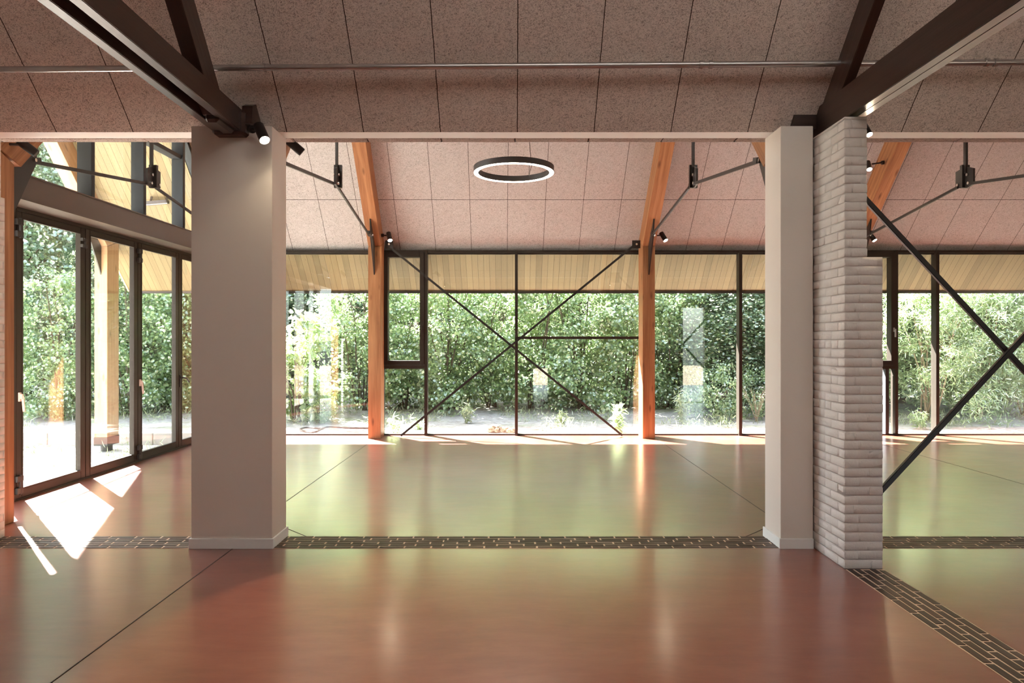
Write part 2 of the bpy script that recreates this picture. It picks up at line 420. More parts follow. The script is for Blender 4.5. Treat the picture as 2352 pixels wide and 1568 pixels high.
# ------------------------------------------------------------------ main dimensions
YV0, YV1 = 5.28, 5.61            # pillar line (front / back)
YG = 11.72                       # far glazing
SL = 1.05                        # slope of the far roof
ZE = 3.165                       # eave of the far ceiling
YR = 8.70                        # ridge of the far hall
ZR = ZE + SL * (YG - YR)
XL, XR = -5.0, 9.6               # gable glass / right wall
def zc(y): return ZE + SL * (YG - y)          # far slope ceiling plane

# ================================================================== SETTING
fl = struct(MB().box(XL - 0.06, XR, -1.6, 11.82, -0.30, 0.0).build('floor', M['floor']))
def joint(a, b):
    MB().bar((a[0], a[1], 0.0005), (b[0], b[1], 0.001), 0.007, 0.002).build('control_joint', M['joint'], fl)
joint((-2.27, 5.62), (-2.27, 11.2)); joint((2.36, 5.62), (2.36, 11.2)); joint((5.73, 5.62), (5.73, 11.2))
joint((-2.165, 0.2), (-2.165, 5.28)); joint((-1.70, 5.61), (-2.27, 6.18)); joint((1.92, 5.61), (2.36, 6.05))

# brick bands let into the floor
rb = random.Random(5)
def brick_band(name, along, a0, a1, b0, b1, rows):
    base = MB(); br = MB()
    pitch = (b1 - b0) / rows
    if along == 'x': base.box(a0, a1, b0, b1, -0.02, 0.002)
    else: base.box(b0, b1, a0, a1, -0.02, 0.002)
    L = 0.207
    for r in range(rows):
        p = a0 - rb.uniform(0, 0.02) - (0.5 * L if r % 2 else 0) - (0.12 * L * (r // 2))
        while p < a1:
            l = L * rb.uniform(0.96, 1.04)
            s0 = max(p + 0.006, a0 + 0.001); s1 = min(p + l - 0.006, a1 - 0.001)
            if s1 - s0 > 0.03:
                c0 = b0 + r * pitch + 0.0045 + rb.uniform(-.0015, .0015); c1 = b0 + (r + 1) * pitch - 0.0045 + rb.uniform(-.0015, .0015)
                c0 = max(c0, b0); c1 = min(c1, b1)
                if along == 'x': br.cbox(s0, s1, c0, c1, -0.015, 0.0045, 0.003, 0.0012, rb)
                else: br.cbox(c0, c1, s0, s1, -0.015, 0.0045, 0.003, 0.0012, rb)
            p += l
    o = struct(base.build(name, M['mortar']))
    br.build('bricks', M['brick_dark'], o)
brick_band('trim_1', 'x', -4.165, XR, 5.28, 5.60, 6)
brick_band('trim_2', 'y', -1.4, 4.79, 2.335, 2.605, 5)

# ceilings
ZN, YN = 3.27, 5.45
SN = 1.05
YRN = 2.0; ZRN = ZN + SN * (YN - YRN)
cn = MB()
cn.prism_x([(YN, ZN), (YN, ZN + 0.04), (YRN, ZRN + 0.04), (YRN, ZRN)], -4.3, XR)
RL = [(-1.4, 3.8)]; RY0, RY1 = -0.2, 1.0       # unseen rooflight added behind the camera to brighten the near room
def zb(y): return ZN + (ZRN - ZN) * (y + 1.45) / (YRN + 1.45)
def back_slope(mb, dz0, dz1, x0, x1, ye=-1.45):
    def piece(xa, xb, ya, yb): mb.prism_x([(ya, zb(ya) + dz0), (ya, zb(ya) + dz1), (yb, zb(yb) + dz1), (yb, zb(yb) + dz0)], xa, xb)
    xs_ = [x0] + [v for r_ in RL for v in r_] + [x1]
    for i in range(len(xs_) - 1):
        if i % 2 == 0: piece(xs_[i], xs_[i + 1], ye, YRN)
        else: piece(xs_[i], xs_[i + 1], ye, RY0); piece(xs_[i], xs_[i + 1], RY1, YRN)
back_slope(cn, 0, .04, -4.3, XR)
struct(cn.build('ceiling_near', M['panel_near']))
cf = MB()
cf.prism_x([(YG, ZE), (YG, ZE + 0.04), (YR, ZR + 0.04), (YR, ZR)], XL, XR)
FL = [(-3.4, -1.8), (2.9, 4.5)]; FY0, FY1 = 6.8, 7.8           # unseen rooflights added in the slope facing away, for neutral light in the hall
def zf(y): return 3.27 + (ZR - 3.27) * (y - 5.72) / (YR - 5.72)
def front_slope(mb, dz0, dz1, x0, x1, ys=5.72):
    def piece(xa, xb, ya, yb): mb.prism_x([(ya, zf(ya) + dz0), (ya, zf(ya) + dz1), (yb, zf(yb) + dz1), (yb, zf(yb) + dz0)], xa, xb)
    xs_ = [x0] + [v for r_ in FL for v in r_] + [x1]
    for i in range(len(xs_) - 1):
        if i % 2 == 0: piece(xs_[i], xs_[i + 1], ys, YR)
        else: piece(xs_[i], xs_[i + 1], ys, FY0); piece(xs_[i], xs_[i + 1], FY1, YR)
front_slope(cf, 0, .04, XL, XR)
struct(cf.build('ceiling_far', M['panel_far']))
struct(MB().box(-4.3, XR, 5.45, 5.612, 3.27, 3.30).build('trim_3', M['white_trim']))
# irregular front edge of the strip of boards behind the white lining
sp_ = MB(); n = 23
for i in range(24):
    x0 = max(-4.95, 0.018 + 0.613 * (i - 8)); x1 = min(XR, x0 + 0.611 if i else 0.018 - 0.613 * 7)
    if x1 - x0 > .05: sp_.cbox(x0, x1, 5.613, 5.725, 3.268, 3.40, 0.012, 0.003, rb)
struct(sp_.build('trim_4', M['panel_strip'], smooth=True))
struct(MB().box(-4.95, XR, 5.47, 5.74, 3.31, 3.75).build('wall_valley', M['wall']))

# walls
struct(MB().prism_x([(-1.6, 0), (5.28, 0), (5.28, 3.27), (5.45, 3.28), (YRN, ZRN + .05), (-1.45, 3.31), (-1.6, 3.3)], -4.6, -4.3).build('wall_left', M['white_brick']))
struct(MB().prism_x([(-1.6, 0), (11.82, 0), (11.82, 3.1), (YR, ZR + .05), (5.6, 3.35), (5.45, 3.31), (YRN, ZRN + .05), (-1.6, 3.2)], XR, XR + 0.3).build('wall_right', M['wall']))
bw = MB()
OPEN = [(6.2, 7.0, 0.0, 2.85), (0.74, 1.28, 0.0, 0.62)]
# back wall behind the camera: cells around three openings
def wall_with_holes(mb, x0, x1, z0, z1, ya, yb, holes):
    xs = sorted({x0, x1} | {h[0] for h in holes} | {h[1] for h in holes}); zs = sorted({z0, z1} | {h[2] for h in holes} | {h[3] for h in holes})
    for i in range(len(xs) - 1):
        for k in range(len(zs) - 1):
            cx_ = (xs[i] + xs[i + 1]) / 2; cz_ = (zs[k] + zs[k + 1]) / 2
            if any(h[0] < cx_ < h[1] and h[2] < cz_ < h[3] for h in holes): continue
            mb.box(xs[i], xs[i + 1], ya, yb, zs[k], zs[k + 1])
wall_with_holes(bw, -4.3, XR, 0, 3.29, -1.75, -1.5, OPEN)
struct(bw.build('wall_back', M['wall']))

# ------------------------------------------------------------------ roof (outside shell)
roof = struct(empty('roof', (0, 8.7, 6.4)))
XV = -6.93
YE = 12.34
ro = MB()
ro.prism_x([(YE, zc(YE) + 0.03), (YE, zc(YE) + 0.16), (YR, ZR + 0.20), (YR, ZR + 0.045)], XV, XR + 0.4)
front_slope(ro, .05, .20, XV, XR + .4, 5.74)
ro.box(XV, XR + .4, 5.30, 5.62, 3.50, 3.62)
ro.prism_x([(5.45, 3.34), (5.45, 3.6), (YRN, ZRN + 0.3), (YRN, ZRN + 0.045)], -4.7, XR + 0.4)
back_slope(ro, .045, .25, -4.7, XR + .4, -1.9)
ro.build('roof_covering', M['roof'], roof)
sb = MB()
sb.prism_x([(YE, zc(YE)), (YE, zc(YE) + 0.025), (YG + 0.06, zc(YG + 0.06) + 0.025), (YG + 0.06, zc(YG + 0.06))], XV, XR + 0.4)
sb.prism_x([(YG + 0.06, zc(YG + 0.06)), (YG + 0.06, zc(YG + 0.06) + 0.025), (YR, ZR + 0.025), (YR, ZR)], XV, XL - 0.07)
sb.prism_x([(5.40, 2.93), (5.40, 2.955), (YR, ZR + 0.025), (YR, ZR)], XV, XL - 0.07)
sb.build('soffit_boards', M['boards'], roof)
MB().box(XV, XR + .4, YE, YE + 0.022, zc(YE) - 0.005, zc(YE) + 0.16).build('fascia', M['fascia'], roof)
MB().box(XV, XR + .4, YE - 0.02, YE + 0.012, zc(YE) - 0.045, zc(YE) - 0.006).build('drip_edge', M['zinc'], roof)
MB().prism_x([(YE + 0.022, zc(YE) + 0.04), (YE + 0.10, zc(YE) + 0.04), (YE + 0.10, zc(YE) + 0.15), (YE + 0.022, zc(YE) + 0.15)], XV, XR + .4).build('gutter', M['zinc'], roof)
vb = MB()
vb.prism_x([(YE, zc(YE) - 0.01), (YE, zc(YE) + 0.17), (YR, ZR + 0.21), (YR, ZR - 0.01)], XV - 0.03, XV)
vb.build('bargeboard', M['fascia'], roof)

for i_, (xa_, xb_) in enumerate(RL):
    wr = struct(empty('window_%d' % (7 + i_), ((xa_ + xb_) / 2, .45, zb(.45))))  # added rooflight out of view, lifts the near ceiling and pillars
    f_ = MB()
    for (ua, ub, va, vb_) in ((xa_, xa_ + .05, RY0, RY1), (xb_ - .05, xb_, RY0, RY1), (xa_ + .05, xb_ - .05, RY0, RY0 + .05), (xa_ + .05, xb_ - .05, RY1 - .05, RY1)):
        f_.prism_x([(va, zb(va) + .02), (va, zb(va) + .26), (vb_, zb(vb_) + .26), (vb_, zb(vb_) + .02)], ua, ub)
    f_.build('frame', M['white_trim'], wr)
    MB().prism_x([(RY0 + .05, zb(RY0 + .05) + .20), (RY0 + .05, zb(RY0 + .05) + .21), (RY1 - .05, zb(RY1 - .05) + .21), (RY1 - .05, zb(RY1 - .05) + .20)], xa_ + .05, xb_ - .05).build('pane', M['opal'], wr)
for i_, (xa_, xb_) in enumerate(FL):
    wr = struct(empty('window_%d' % (8 + i_), ((xa_ + xb_) / 2, 7.3, zf(7.3))))  # added rooflight out of view, lights the far ceiling
    f_ = MB()
    for (ua, ub, va, vb_) in ((xa_, xa_ + .05, FY0, FY1), (xb_ - .05, xb_, FY0, FY1), (xa_ + .05, xb_ - .05, FY0, FY0 + .05), (xa_ + .05, xb_ - .05, FY1 - .05, FY1)):
        f_.prism_x([(va, zf(va) + .02), (va, zf(va) + .26), (vb_, zf(vb_) + .26), (vb_, zf(vb_) + .02)], ua, ub)
    f_.build('frame', M['white_trim'], wr)
    MB().prism_x([(FY0 + .05, zf(FY0 + .05) + .20), (FY0 + .05, zf(FY0 + .05) + .21), (FY1 - .05, zf(FY1 - .05) + .21), (FY1 - .05, zf(FY1 - .05) + .20)], xa_ + .05, xb_ - .05).build('pane', M['opal'], wr)
# ------------------------------------------------------------------ far glazing
MY0, MY1 = 11.60, 11.75          # mullion depth
GY = 11.70
ZT = zc(YG) - 0.012
def pane(par, x0, x1, z0, z1, y=GY, name='pane'):
    MB().box(x0, x1, y - 0.006, y + 0.006, z0, z1).build(name, M['glass'], par)
def mull(par, x0, x1, z0=0.0, z1=None, name='mullion'):
    MB().box(x0, x1, MY0, MY1, z0, z1 or ZT).build(name, M['alu'], par, bevel=0.003)
def rails(par, x0, x1):
    fr_ = MB()
    fr_.box(x0, x1, MY0 + 0.05, MY1, 0.0, 0.022)
    fr_.box(x0, x1, MY0 + 0.02, MY1, ZT - 0.045, ZT)
    fr_.box(x0, x1, MY0 + 0.07, MY1 - .02, ZT - 0.062, ZT - 0.045)
    fr_.build('frame', M['alu'], par)
def casement(par, x0, x1, z0, z1, handle_side, hz, hmat):
    c = MB(); b = 0.075
    ya, yb = 11.585, 11.74
    c.box(x0, x0 + b, ya, yb, z0, z1); c.box(x1 - b, x1, ya, yb, z0, z1)
    c.box(x0 + b, x1 - b, ya, yb, z0, z0 + b); c.box(x0 + b, x1 - b, ya, yb, z1 - b, z1)
    o = c.build('casement', M['alu'], par, bevel=0.004)
    pane(o, x0 + b, x1 - b, z0 + b, z1 - b)
    hx = x1 - 0.035 if handle_side > 0 else x0 + 0.035
    hd = MB(); hd.box(hx - 0.012, hx + 0.012, ya - 0.012, ya, hz - 0.035, hz + 0.035)
    hd.tube([(hx, ya, hz), (hx, ya - 0.05, hz)], 0.008, 8); hd.box(hx - 0.010, hx + 0.010, ya - 0.06, ya - 0.042, hz - 0.125, hz + 0.012)
    hd.build('handle', hmat, o)
# bay 1 (behind the left pillar)
w1 = struct(empty('window_1', (-3.5, 11.7, 0)))
rails(w1, -4.98, -2.39); mull(w1, -4.98, -4.90); mull(w1, -2.40, -2.36)
pane(w1, -4.9, -2.40, 0.022, ZT - .06)
# bay 2 with casement
w2 = struct(empty('window_2', (0, 11.7, 0)))
rails(w2, -2.36, 2.24); mull(w2, -1.505, -1.455); mull(w2, 0.035, 0.085); mull(w2, 2.20, 2.26)
mull(w2, -2.36, -2.20)
casement(w2, -2.20, -1.505, 1.20, ZT - 0.045, 1, 1.85, M['alu'])
MB().box(-2.20, -1.505, MY0, MY1, 1.135, 1.195).build('transom', M['alu'], w2)
pane(w2, -2.20, -1.505, 0.022, 1.135)
pane(w2, -1.455, 0.035, 0.022, ZT - .06)
MB().box(0.085, 2.2, MY0 + .02, MY1, 1.64, 1.685).build('transom', M['alu'], w2)
pane(w2, 0.085, 2.2, 0.022, 1.64); pane(w2, 0.085, 2.2, 1.685, ZT - .06)
# bay 3
w3 = struct(empty('window_3', (4, 11.7, 0)))
rails(w3, 2.26, 5.70); mull(w3, 3.845, 3.90); pane(w3, 2.26, 3.845, 0.022, ZT - .06); pane(w3, 3.90, 5.64, 0.022, ZT - .06); mull(w3, 5.64, 5.70)
# bay 4 with casement
w4 = struct(empty('window_4', (7.5, 11.7, 0)))
rails(w4, 5.70, XR); mull(w4, 6.50, 6.55); mull(w4, 7.195, 7.25)
casement(w4, 5.76, 6.50, 1.20, ZT - 0.045, 1, 1.80, M['handle_grey'])
MB().box(5.76, 6.50, MY0, MY1, 1.135, 1.195).build('transom', M['alu'], w4)
pane(w4, 5.76, 6.30, 0.022, 1.135); pane(w4, 6.55, 7.195, 0.022, ZT - .06); pane(w4, 7.25, XR - .05, 0.022, ZT - .06)
MB().box(6.36, 6.42, MY0 + 0.05, MY1 + .02, 0.022, 1.135).build('mullion', M['alu_grey'], w4)
mull(w4, 5.70, 5.76)
# small wall piece that closes the corner
struct(MB().box(-5.06, -4.98, 11.55, 11.82, 0, 3.3).build('wall_corner', M['alu']))

# ------------------------------------------------------------------ left gable: folding doors, steel beam, upper glazing
JX = -4.995
JY = [6.84, 7.955, 9.065, 10.175, 11.285]
d1 = struct(empty('door_1', (JX, 9.0, 0)))
fo = MB()
fo.box(JX - 0.06, JX + 0.02, 6.78, JY[0], 0, 2.955); fo.box(JX - 0.06, JX + 0.02, JY[-1], 11.55, 0, 2.955)
fo.box(JX - 0.06, JX + 0.02, JY[0], JY[-1], 2.915, 2.96); fo.box(JX - 0.06, JX + 0.02, JY[0], JY[-1], 0.0, 0.018)
fo.build('frame', M['alu'], d1, bevel=0.003)
def door_leaf(i):
    y0, y1 = JY[i] + 0.003, JY[i + 1] - 0.003
    st = 0.082; z0, z1 = 0.02, 2.913; xa, xb = JX - 0.05, JX + 0.015
    m = MB(); m.box(xa, xb, y0, y0 + st, z0, z1); m.box(xa, xb, y1 - st, y1, z0, z1)
    m.box(xa, xb, y0 + st, y1 - st, z0, z0 + 0.085); m.box(xa, xb, y0 + st, y1 - st, z1 - 0.06, z1)
    # glazing beads
    lf = m.build('door_leaf', M['alu'], d1, bevel=0.004)
    b = MB(); q = 0.014
    b.box(xb - 0.03, xb + 0.004, y0 + st, y0 + st + q, z0 + .085, z1 - .06); b.box(xb - 0.03, xb + 0.004, y1 - st - q, y1 - st, z0 + .085, z1 - .06)
    b.box(xb - 0.03, xb + 0.004, y0 + st + q, y1 - st - q, z0 + .085, z0 + .085 + q); b.box(xb - 0.03, xb + 0.004, y0 + st + q, y1 - st - q, z1 - .06 - q, z1 - .06)
    b.build('glazing_bead', M['alu'], lf)
    MB().box(JX - 0.024, JX - 0.012, y0 + st, y1 - st, z0 + .085, z1 - .06).build('pane', M['glass'], lf)
    return lf
leaves = [door_leaf(i) for i in range(4)]
def flip_handle(lf, y, z, mat):
    m = MB(); m.box(JX + .015, JX + .03, y - .016, y + .016, z - .005, z + .085)
    m.box(JX + .03, JX + .052, y - .012, y + .012, z + .02, z + .07)
    m.bar((JX + .045, y + .008, z + .05), (JX + .05, y + .022, z - .11), .014, .022, (1, 0, 0))
    m.build('handle', mat, lf, bevel=.002)
flip_handle(leaves[0], 6.885, 1.0, M['handle']); flip_handle(leaves[2], 9.11, 1.01, M['handle'])
lv = MB(); ly, lz = 10.215, 1.06
lv.box(JX + .015, JX + .027, ly - .018, ly + .018, lz - .14, lz + .04)
lv.tube([(JX + .02, ly, lz), (JX + .07, ly, lz), (JX + .085, ly + .03, lz - .005), (JX + .088, ly + .08, lz - .03), (JX + .088, ly + .13, lz - .075)], [.011, .011, .012, .012, .011], 10)
lv.build('lever_handle', M['black'], leaves[3], smooth=True)
def hinge(lf, y, z, big=1.0):
    m = MB(); m.box(JX + .015, JX + .05, y - .045, y + .045, z - .09 * big, z - .03 * big); m.box(JX + .015, JX + .05, y - .045, y + .045, z + .03 * big, z + .09 * big)
    m.tube([(JX + .04, y + .01, z - .1 * big), (JX + .04, y + .01, z + .1 * big)], .014, 10); m.build('hinge', M['black'], lf, bevel=.003)
hinge(leaves[0], 6.86, 0.16); hinge(leaves[0], 6.86, 2.74); hinge(leaves[2], 9.08, 0.13); hinge(leaves[2], 9.08, 2.74); hinge(leaves[0], 7.90, 2.74, .6)
# narrow fixed side light towards the near corner
w5 = struct(empty('window_5', (JX, 6.4, 0)))
MB().box(JX - .06, JX + .02, 5.80, 6.12, 0, 2.96).build('frame', M['alu'], w5)
MB().box(JX - .06, JX + .02, 6.12, 6.78, 0, .06).box(JX - .06, JX + .02, 6.12, 6.78, 2.90, 2.96).build('rail', M['alu'], w5)
MB().box(JX - .024, JX - .012, 6.12, 6.78, .06, 2.90).build('pane', M['glass'], w5)
# steel beam over the doors
bm_ = MB(); BX0, BX1, BZ0, BZ1 = -4.98, -4.68, 2.965, 3.195
bm_.box(BX0, BX1, 5.78, 11.60, BZ0, BZ1)
sbm = empty('steel_beam', (-4.83, 5.78, BZ0), 'dark brown steel beam running above the folding glass doors', 'beam', kind='thing')
bm_.build('web', M['steel_beam'], sbm, bevel=.004)
MB().box(BX0, BX1 + .012, 5.78, 11.60, BZ0 - .012, BZ0).build('bottom_flange', M['steel_beam'], sbm)
MB().box(BX0, BX1 + .012, 5.78, 11.60, BZ1, BZ1 + .012).build('top_flange', M['steel_beam'], sbm)
# gable glazing above the beam
w6 = struct(empty('window_6', (XL, 8.7, 3.2)))
def zin(y): return min(zc(y), 3.27 + (ZR - 3.27) / (YR - 5.72) * (y - 5.72)) if y > 5.72 else 3.27
GM = [6.74, 7.86, 8.97, 10.04]
for y in GM:
    MB().box(-5.02, -4.85, y, y + 0.065, 3.20, zin(y + .03) - .02).build('mullion', M['alu_grey'], w6, bevel=.004)
tp = MB()
tp.prism_x([(11.60, zc(11.60) - .005), (11.60, zc(11.60) - .10), (YR, ZR - .10), (YR, ZR - .005)], -5.02, -4.90)
tp.prism_x([(5.80, zin(5.80) - .005), (5.9, zin(5.8) - .02), (YR, ZR - .10), (YR, ZR - .005)], -5.02, -4.90)
tp.build('sloping_frame', M['alu_grey'], w6)
MB().box(-5.02, -4.88, 9.035, 10.04, 4.28, 4.34).build('transom', M['alu_grey'], w6, bevel=.003)
MB().box(-5.02, -4.92, 5.8, 11.6, 3.20, 3.25).build('bottom_rail', M['alu_grey'], w6)
MB().prism_x([(5.82, 3.25), (11.58, 3.25), (11.58, zc(11.58) - .05), (YR, ZR - .06), (5.82, zin(5.82) - .01)], -4.985, -4.975).build('pane', M['glass'], w6)

# ================================================================== PILLARS
def pillar(name, label, x0, x1, faces):
    r = empty(name, ((x0 + x1) / 2, YV0, 0), label, 'pillar', kind='thing')
    MB().box(x0, x1, YV0, YV1, 0, 3.266).build('shaft', M['white'], r, bevel=.003)
    t = .014; hh = .078
    m = MB(); m.box(x0 - (t if 'l' in faces else 0), x1 + (t if 'r' in faces else 0), YV0 - t, YV0, 0, hh)
    if 'r' in faces: m.box(x1, x1 + t, YV0, YV1 + t, 0, hh)
    if 'l' in faces: m.box(x0 - t, x0, YV0, YV1 + t, 0, hh)
    m.build('plinth', M['white_trim'], r, bevel=.002)
    return r
pillar('plastered_pillar', 'wide smooth white plastered pillar standing left, lit by a spotlight', -2.488, -1.863, 'lr')
pillar('plastered_pillar', 'slim smooth white plastered pillar against the painted brick pier', 2.072, 2.322, 'l')

# painted brick pier: every course a row of rounded bricks on a mortar core
rp = random.Random(11)
def brick_pier(name, label, x0, x1, x1top, y0, y1, ztop, zstep, mirror=False):
    r = empty(name, ((x0 + x1) / 2, y0, 0), label, 'brick pier', kind='thing')
    m = MB(); g = .0025; ch = .0645
    k = 0; z = 0.0
    while z < ztop - .01:
        zz1 = min(z + ch, ztop)
        if mirror: xa, xb = (x0, x1) if z < zstep - .02 else (x0, x1top)
        else: xa, xb = (x0, x1) if z < zstep - .02 else (x0, x1top)
        c = .006
        m.box(xa + g, xb - g, y0 + g, y1 - g, z, zz1 + .0005)
        za, zb = z + .0008, zz1 - .0022
        j = lambda a=.0028: rp.uniform(-a, a)
        hd = .10 if k % 2 == 0 else .205
        cut = None
        if rp.random() < .75: cut = xa + (xb - xa) * rp.choice((.28, .35, .62, .7))
        if k % 2 == 1 and xb - xa > .2: cut = xa + .105
        spans = [(xa, xb)] if cut is None else [(xa, cut - .0025), (cut + .0025, xb)]
        for s0, s1 in spans:
            m.cbox(s0 + j() * .6, s1 + j() * .8, y0 + j() * .7, y0 + hd, za + j() * .7, zb + j() * .7, c, .0022, rp)
        y = y0 + hd
        while y < y1 - .02:
            l = rp.choice((.205, .205, .10)) * rp.uniform(.94, 1.05); e = min(y + l, y1)
            for (s0, s1) in ((xa, xa + .09), (xb - .06, xb)):
                m.cbox(s0 + j() * .6, s1 + j() * .6, y + .0028, e - .0028, za + j() * .7, zb + j() * .7, c, .0022, rp)
            y = e
        z += ch; k += 1
    m.build('brickwork', M['white_brick'], r, smooth='all')
    return r
brick_pier('brick_pier', 'white painted brick pier with a stepped right edge under the dark beam', 2.332, 2.602, 2.492, 4.80, 5.605, 3.18, 2.19)
brick_pier('brick_pier', 'white painted brick pier cut off by the photo edge beside the glass doors', -4.60, -4.168, -4.20, 5.285, 5.605, 3.26, 2.75)

# ================================================================== DARK TRUSSES of the near room
def dark_truss_left():
    r = empty('roof_truss', (-2.15, 5.2, 3.2), 'dark stained roof truss with paired tie beams resting on the left pillar', 'roof truss', kind='thing')
    def plank(xa, xb):
        m = MB(); d = -.052; za, zb = 3.2, 3.372; y0, y1 = -1.0, 5.34
        sh = lambda y: d * (y - 3.2) / 2.08
        m.add([(xa + sh(y0), y0, za), (xb + sh(y0), y0, za), (xb + sh(y0), y0, zb), (xa + sh(y0), y0, zb), (xa + sh(y1), y1, za), (xb + sh(y1), y1, za), (xb + sh(y1), y1, zb), (xa + sh(y1), y1, zb)],
              [(0, 1, 2, 3), (7, 6, 5, 4), (0, 4, 5, 1), (1, 5, 6, 2), (2, 6, 7, 3), (3, 7, 4, 0)])
        m.build('tie_beam', M['oak_dark'], r, axis=(0, 1, 0), bevel=.004)
    plank(-2.236, -2.172); plank(-2.084, -2.020)
    rf = MB(); s = 1.15; y1, z1 = 5.15, 3.386 - (5.15 - 4.66) * s
    top = (2.2, 3.386 + (4.66 - 2.2) * s)
    p = [(5.0, 3.386 - .34 * s + .02), top, (top[0] + .16, top[1] + .12), (5.12, 3.386 - .34 * s + .16)]
    p = [(4.86, 3.21), (4.66, 3.386), top, (top[0] + .26, top[1] - .02), (5.08, 3.21)]
    rf.prism_x(p, -2.21, -2.105); rf.build('rafter', M['oak_dark'], r, axis=(0, -1, 1.1), bevel=.004)
    MB().cbox(-2.20, -2.10, 4.86, 5.16, 3.165, 3.40, .02).build('spacer_block', M['oak_dark'], r, axis=(0, 1, 0))
    MB().cbox(-2.29, -2.04, 5.18, 5.30, 3.175, 3.36, .02).build('bearing_block', M['oak_dark'], r, axis=(1, 0, 0))
    MB().prism_x([(5.20, 3.26), (5.42, 3.26), (5.42, 3.33), (5.30, 3.44), (5.22, 3.40)], -2.07, -1.99).build('wall_plate', M['oak_dark'], r, axis=(1, 0, 0))
dark_truss_left()
def dark_truss_right():
    r = empty('roof_truss', (2.45, 5.2, 3.2), 'dark stained roof truss with one cracked tie beam on the brick pier', 'roof truss', kind='thing')
    MB().box(2.38, 2.445, -1.0, 5.43, 3.2, 3.43).box(2.449, 2.515, -1.0, 5.43, 3.203, 3.43).build('tie_beam', M['oak_dark'], r, axis=(0, 1, 0), bevel=.004)
    s = .95; y0, z0 = 5.0, 3.40
    tp_ = (2.2, 3.448 + (4.937 - 2.2) * s)
    MB().prism_x([(4.99, 3.42), (4.937, 3.448), tp_, (tp_[0] + .30, tp_[1]), (5.29, 3.42)], 2.392, 2.462).build('rafter', M['oak_dark'], r, axis=(0, -1, .95), bevel=.004)
    MB().prism_x([(5.36, 3.27), (5.46, 3.27), (5.44, 3.31), (5.40, 3.44), (5.34, 3.46)], 2.20, 2.40).build('wall_plate', M['oak_dark'], r, axis=(1, 0, 0))
dark_truss_right()

# steel conduit under the near ceiling
pr_ = empty('conduit_pipe', (0, 5.0, 3.6), 'galvanised steel pipe crossing under the sloping acoustic ceiling', 'pipe', kind='thing')
def pip(x): return px(x, 159.5 - 0.0070 * x, 5.0)
MB().tube([pip(-300), pip(2700)], .0225, 20).build('pipe', M['galv'], pr_, smooth=True)
for xx, ww in ((608, .02), (1610, .03), (1632, .03), (2266, .03), (2286, .03)):
    p = pip(xx); MB().tube([p - Vector((ww / 2, 0, 0)), p + Vector((ww / 2, 0, 0))], .0285, 20).build('coupling', M['galv'], pr_, smooth=True, bevel=.003)
for xx in (-150, 608, 1621, 2276):
    p = pip(xx); MB().bar(p, p + Vector((0, .055, .045)), .02, .012).build('clip', M['galv'], pr_)

# ================================================================== LARCH FRAMES of the far hall
def bolt_x(m, x, y, z, r=.016, l=.05): m.tube([(x - l / 2, y, z), (x + l / 2, y, z)], r, 10)
def timber_frame(label, xa, xb, mat, foot=False, near_mat=None):
    xc = (xa + xb) / 2
    r = empty('timber_frame', (xc, YR, 0), label, 'timber frame', 'larch frames of the glazed hall', 'thing')
    SK = 0.022
    mir = lambda pl: [(2 * YR - y, z) for y, z in pl]
    P = [(11.25, 0 if not foot else .02), (11.595, 0 if not foot else .02), (11.595, 3.28), (11.25, 3.17)]
    R = [(11.25, 3.172), (11.595, 3.282), (YR, ZR - .003 if foot else ZR + .02), (YR, 3.17 + SL * (11.25 - YR))]
    if foot: R[1] = (11.595, zc(11.595) - .004)
    far = MB().prism_x(P, xa, xb).build('post', mat, r, axis=(0, 0, 1), bevel=.004)
    MB().prism_x(R, xa, xb).build('rafter', mat, r, axis=(0, -1, SL), bevel=.004)
    Pn = [(min(y, 6.06) if y > 6 else y, z) for y, z in mir(P)]
    MB().prism_x(Pn, xa, xb).build('post', mat, r, axis=(0, 0, 1), bevel=.004)
    MB().prism_x(mir(R), xa, xb).build('rafter', mat, r, axis=(0, 1, SL), bevel=.004)
    K = [(10.88, 3.555), (11.25, 3.17), (11.25, 2.70), (11.20, 2.80), (10.93, 3.27)]
    nz_ = 3.655
    for sgn, kp in ((1, K), (-1, mir(K))):
        o = MB().prism_x(kp, xc - .010, xc + .010).build('knee_plate', M['black'], r)
        yb = 10.965 if sgn > 0 else 2 * YR - 10.965
        b = MB(); bolt_x(b, xc, yb, 3.31, .017, .075); b.build('bolt', M['bolt'], o)
        MB().bar((xc - .024, yb, 3.30), (xc - .024, YR + sgn * .10, nz_ - .07), .020, .036).build('tie_rod', M['black'], r)
        cl = MB().bar((xc - .018, yb - sgn * .02, 3.312), (xc - .018, yb - sgn * .12, 3.335), .05, .055).build('clevis', M['black'], r)
    MB().bar((xc - .01, YR - .03, nz_ + .08), (xc - .01, YR - .03, ZR - .5), .030, .045, (0, 1, 0)).build('king_rod', M['black'], r)
    npl = MB().prism_x([(YR - .17, nz_ - .09), (YR - .06, nz_ - .11), (YR + .16, nz_ - .07), (YR + .16, nz_ + .14), (YR - .02, nz_ + .17), (YR - .17, nz_ + .11)], xc - .012, xc + .012).build('node_plate', M['black'], r)
    MB().box(xc - .05, xc + .05, YR - .022, YR + .022, nz_ - .10, nz_ + .19).build('node_fin', M['black'], r)
    for y_, z_ in ((YR - .08, nz_ + .05), (YR - .10, nz_ - .06), (YR + .10, nz_ - .04)):
        b = MB(); bolt_x(b, xc, y_, z_, .018, .07); b.build('bolt', M['bolt'], npl)
    if foot:
        for yc_ in (11.42, 2 * YR - 11.42):
            MB().box(xa - .005, xb + .005, yc_ - .178, yc_ + .178, -.12, .02).tube([(xc, yc_, -.30), (xc, yc_, -.12)], .09, 20).build('steel_shoe', M['black'], r)
    r.location.x += SK * 2.72; r.rotation_euler.z = SK
    return r
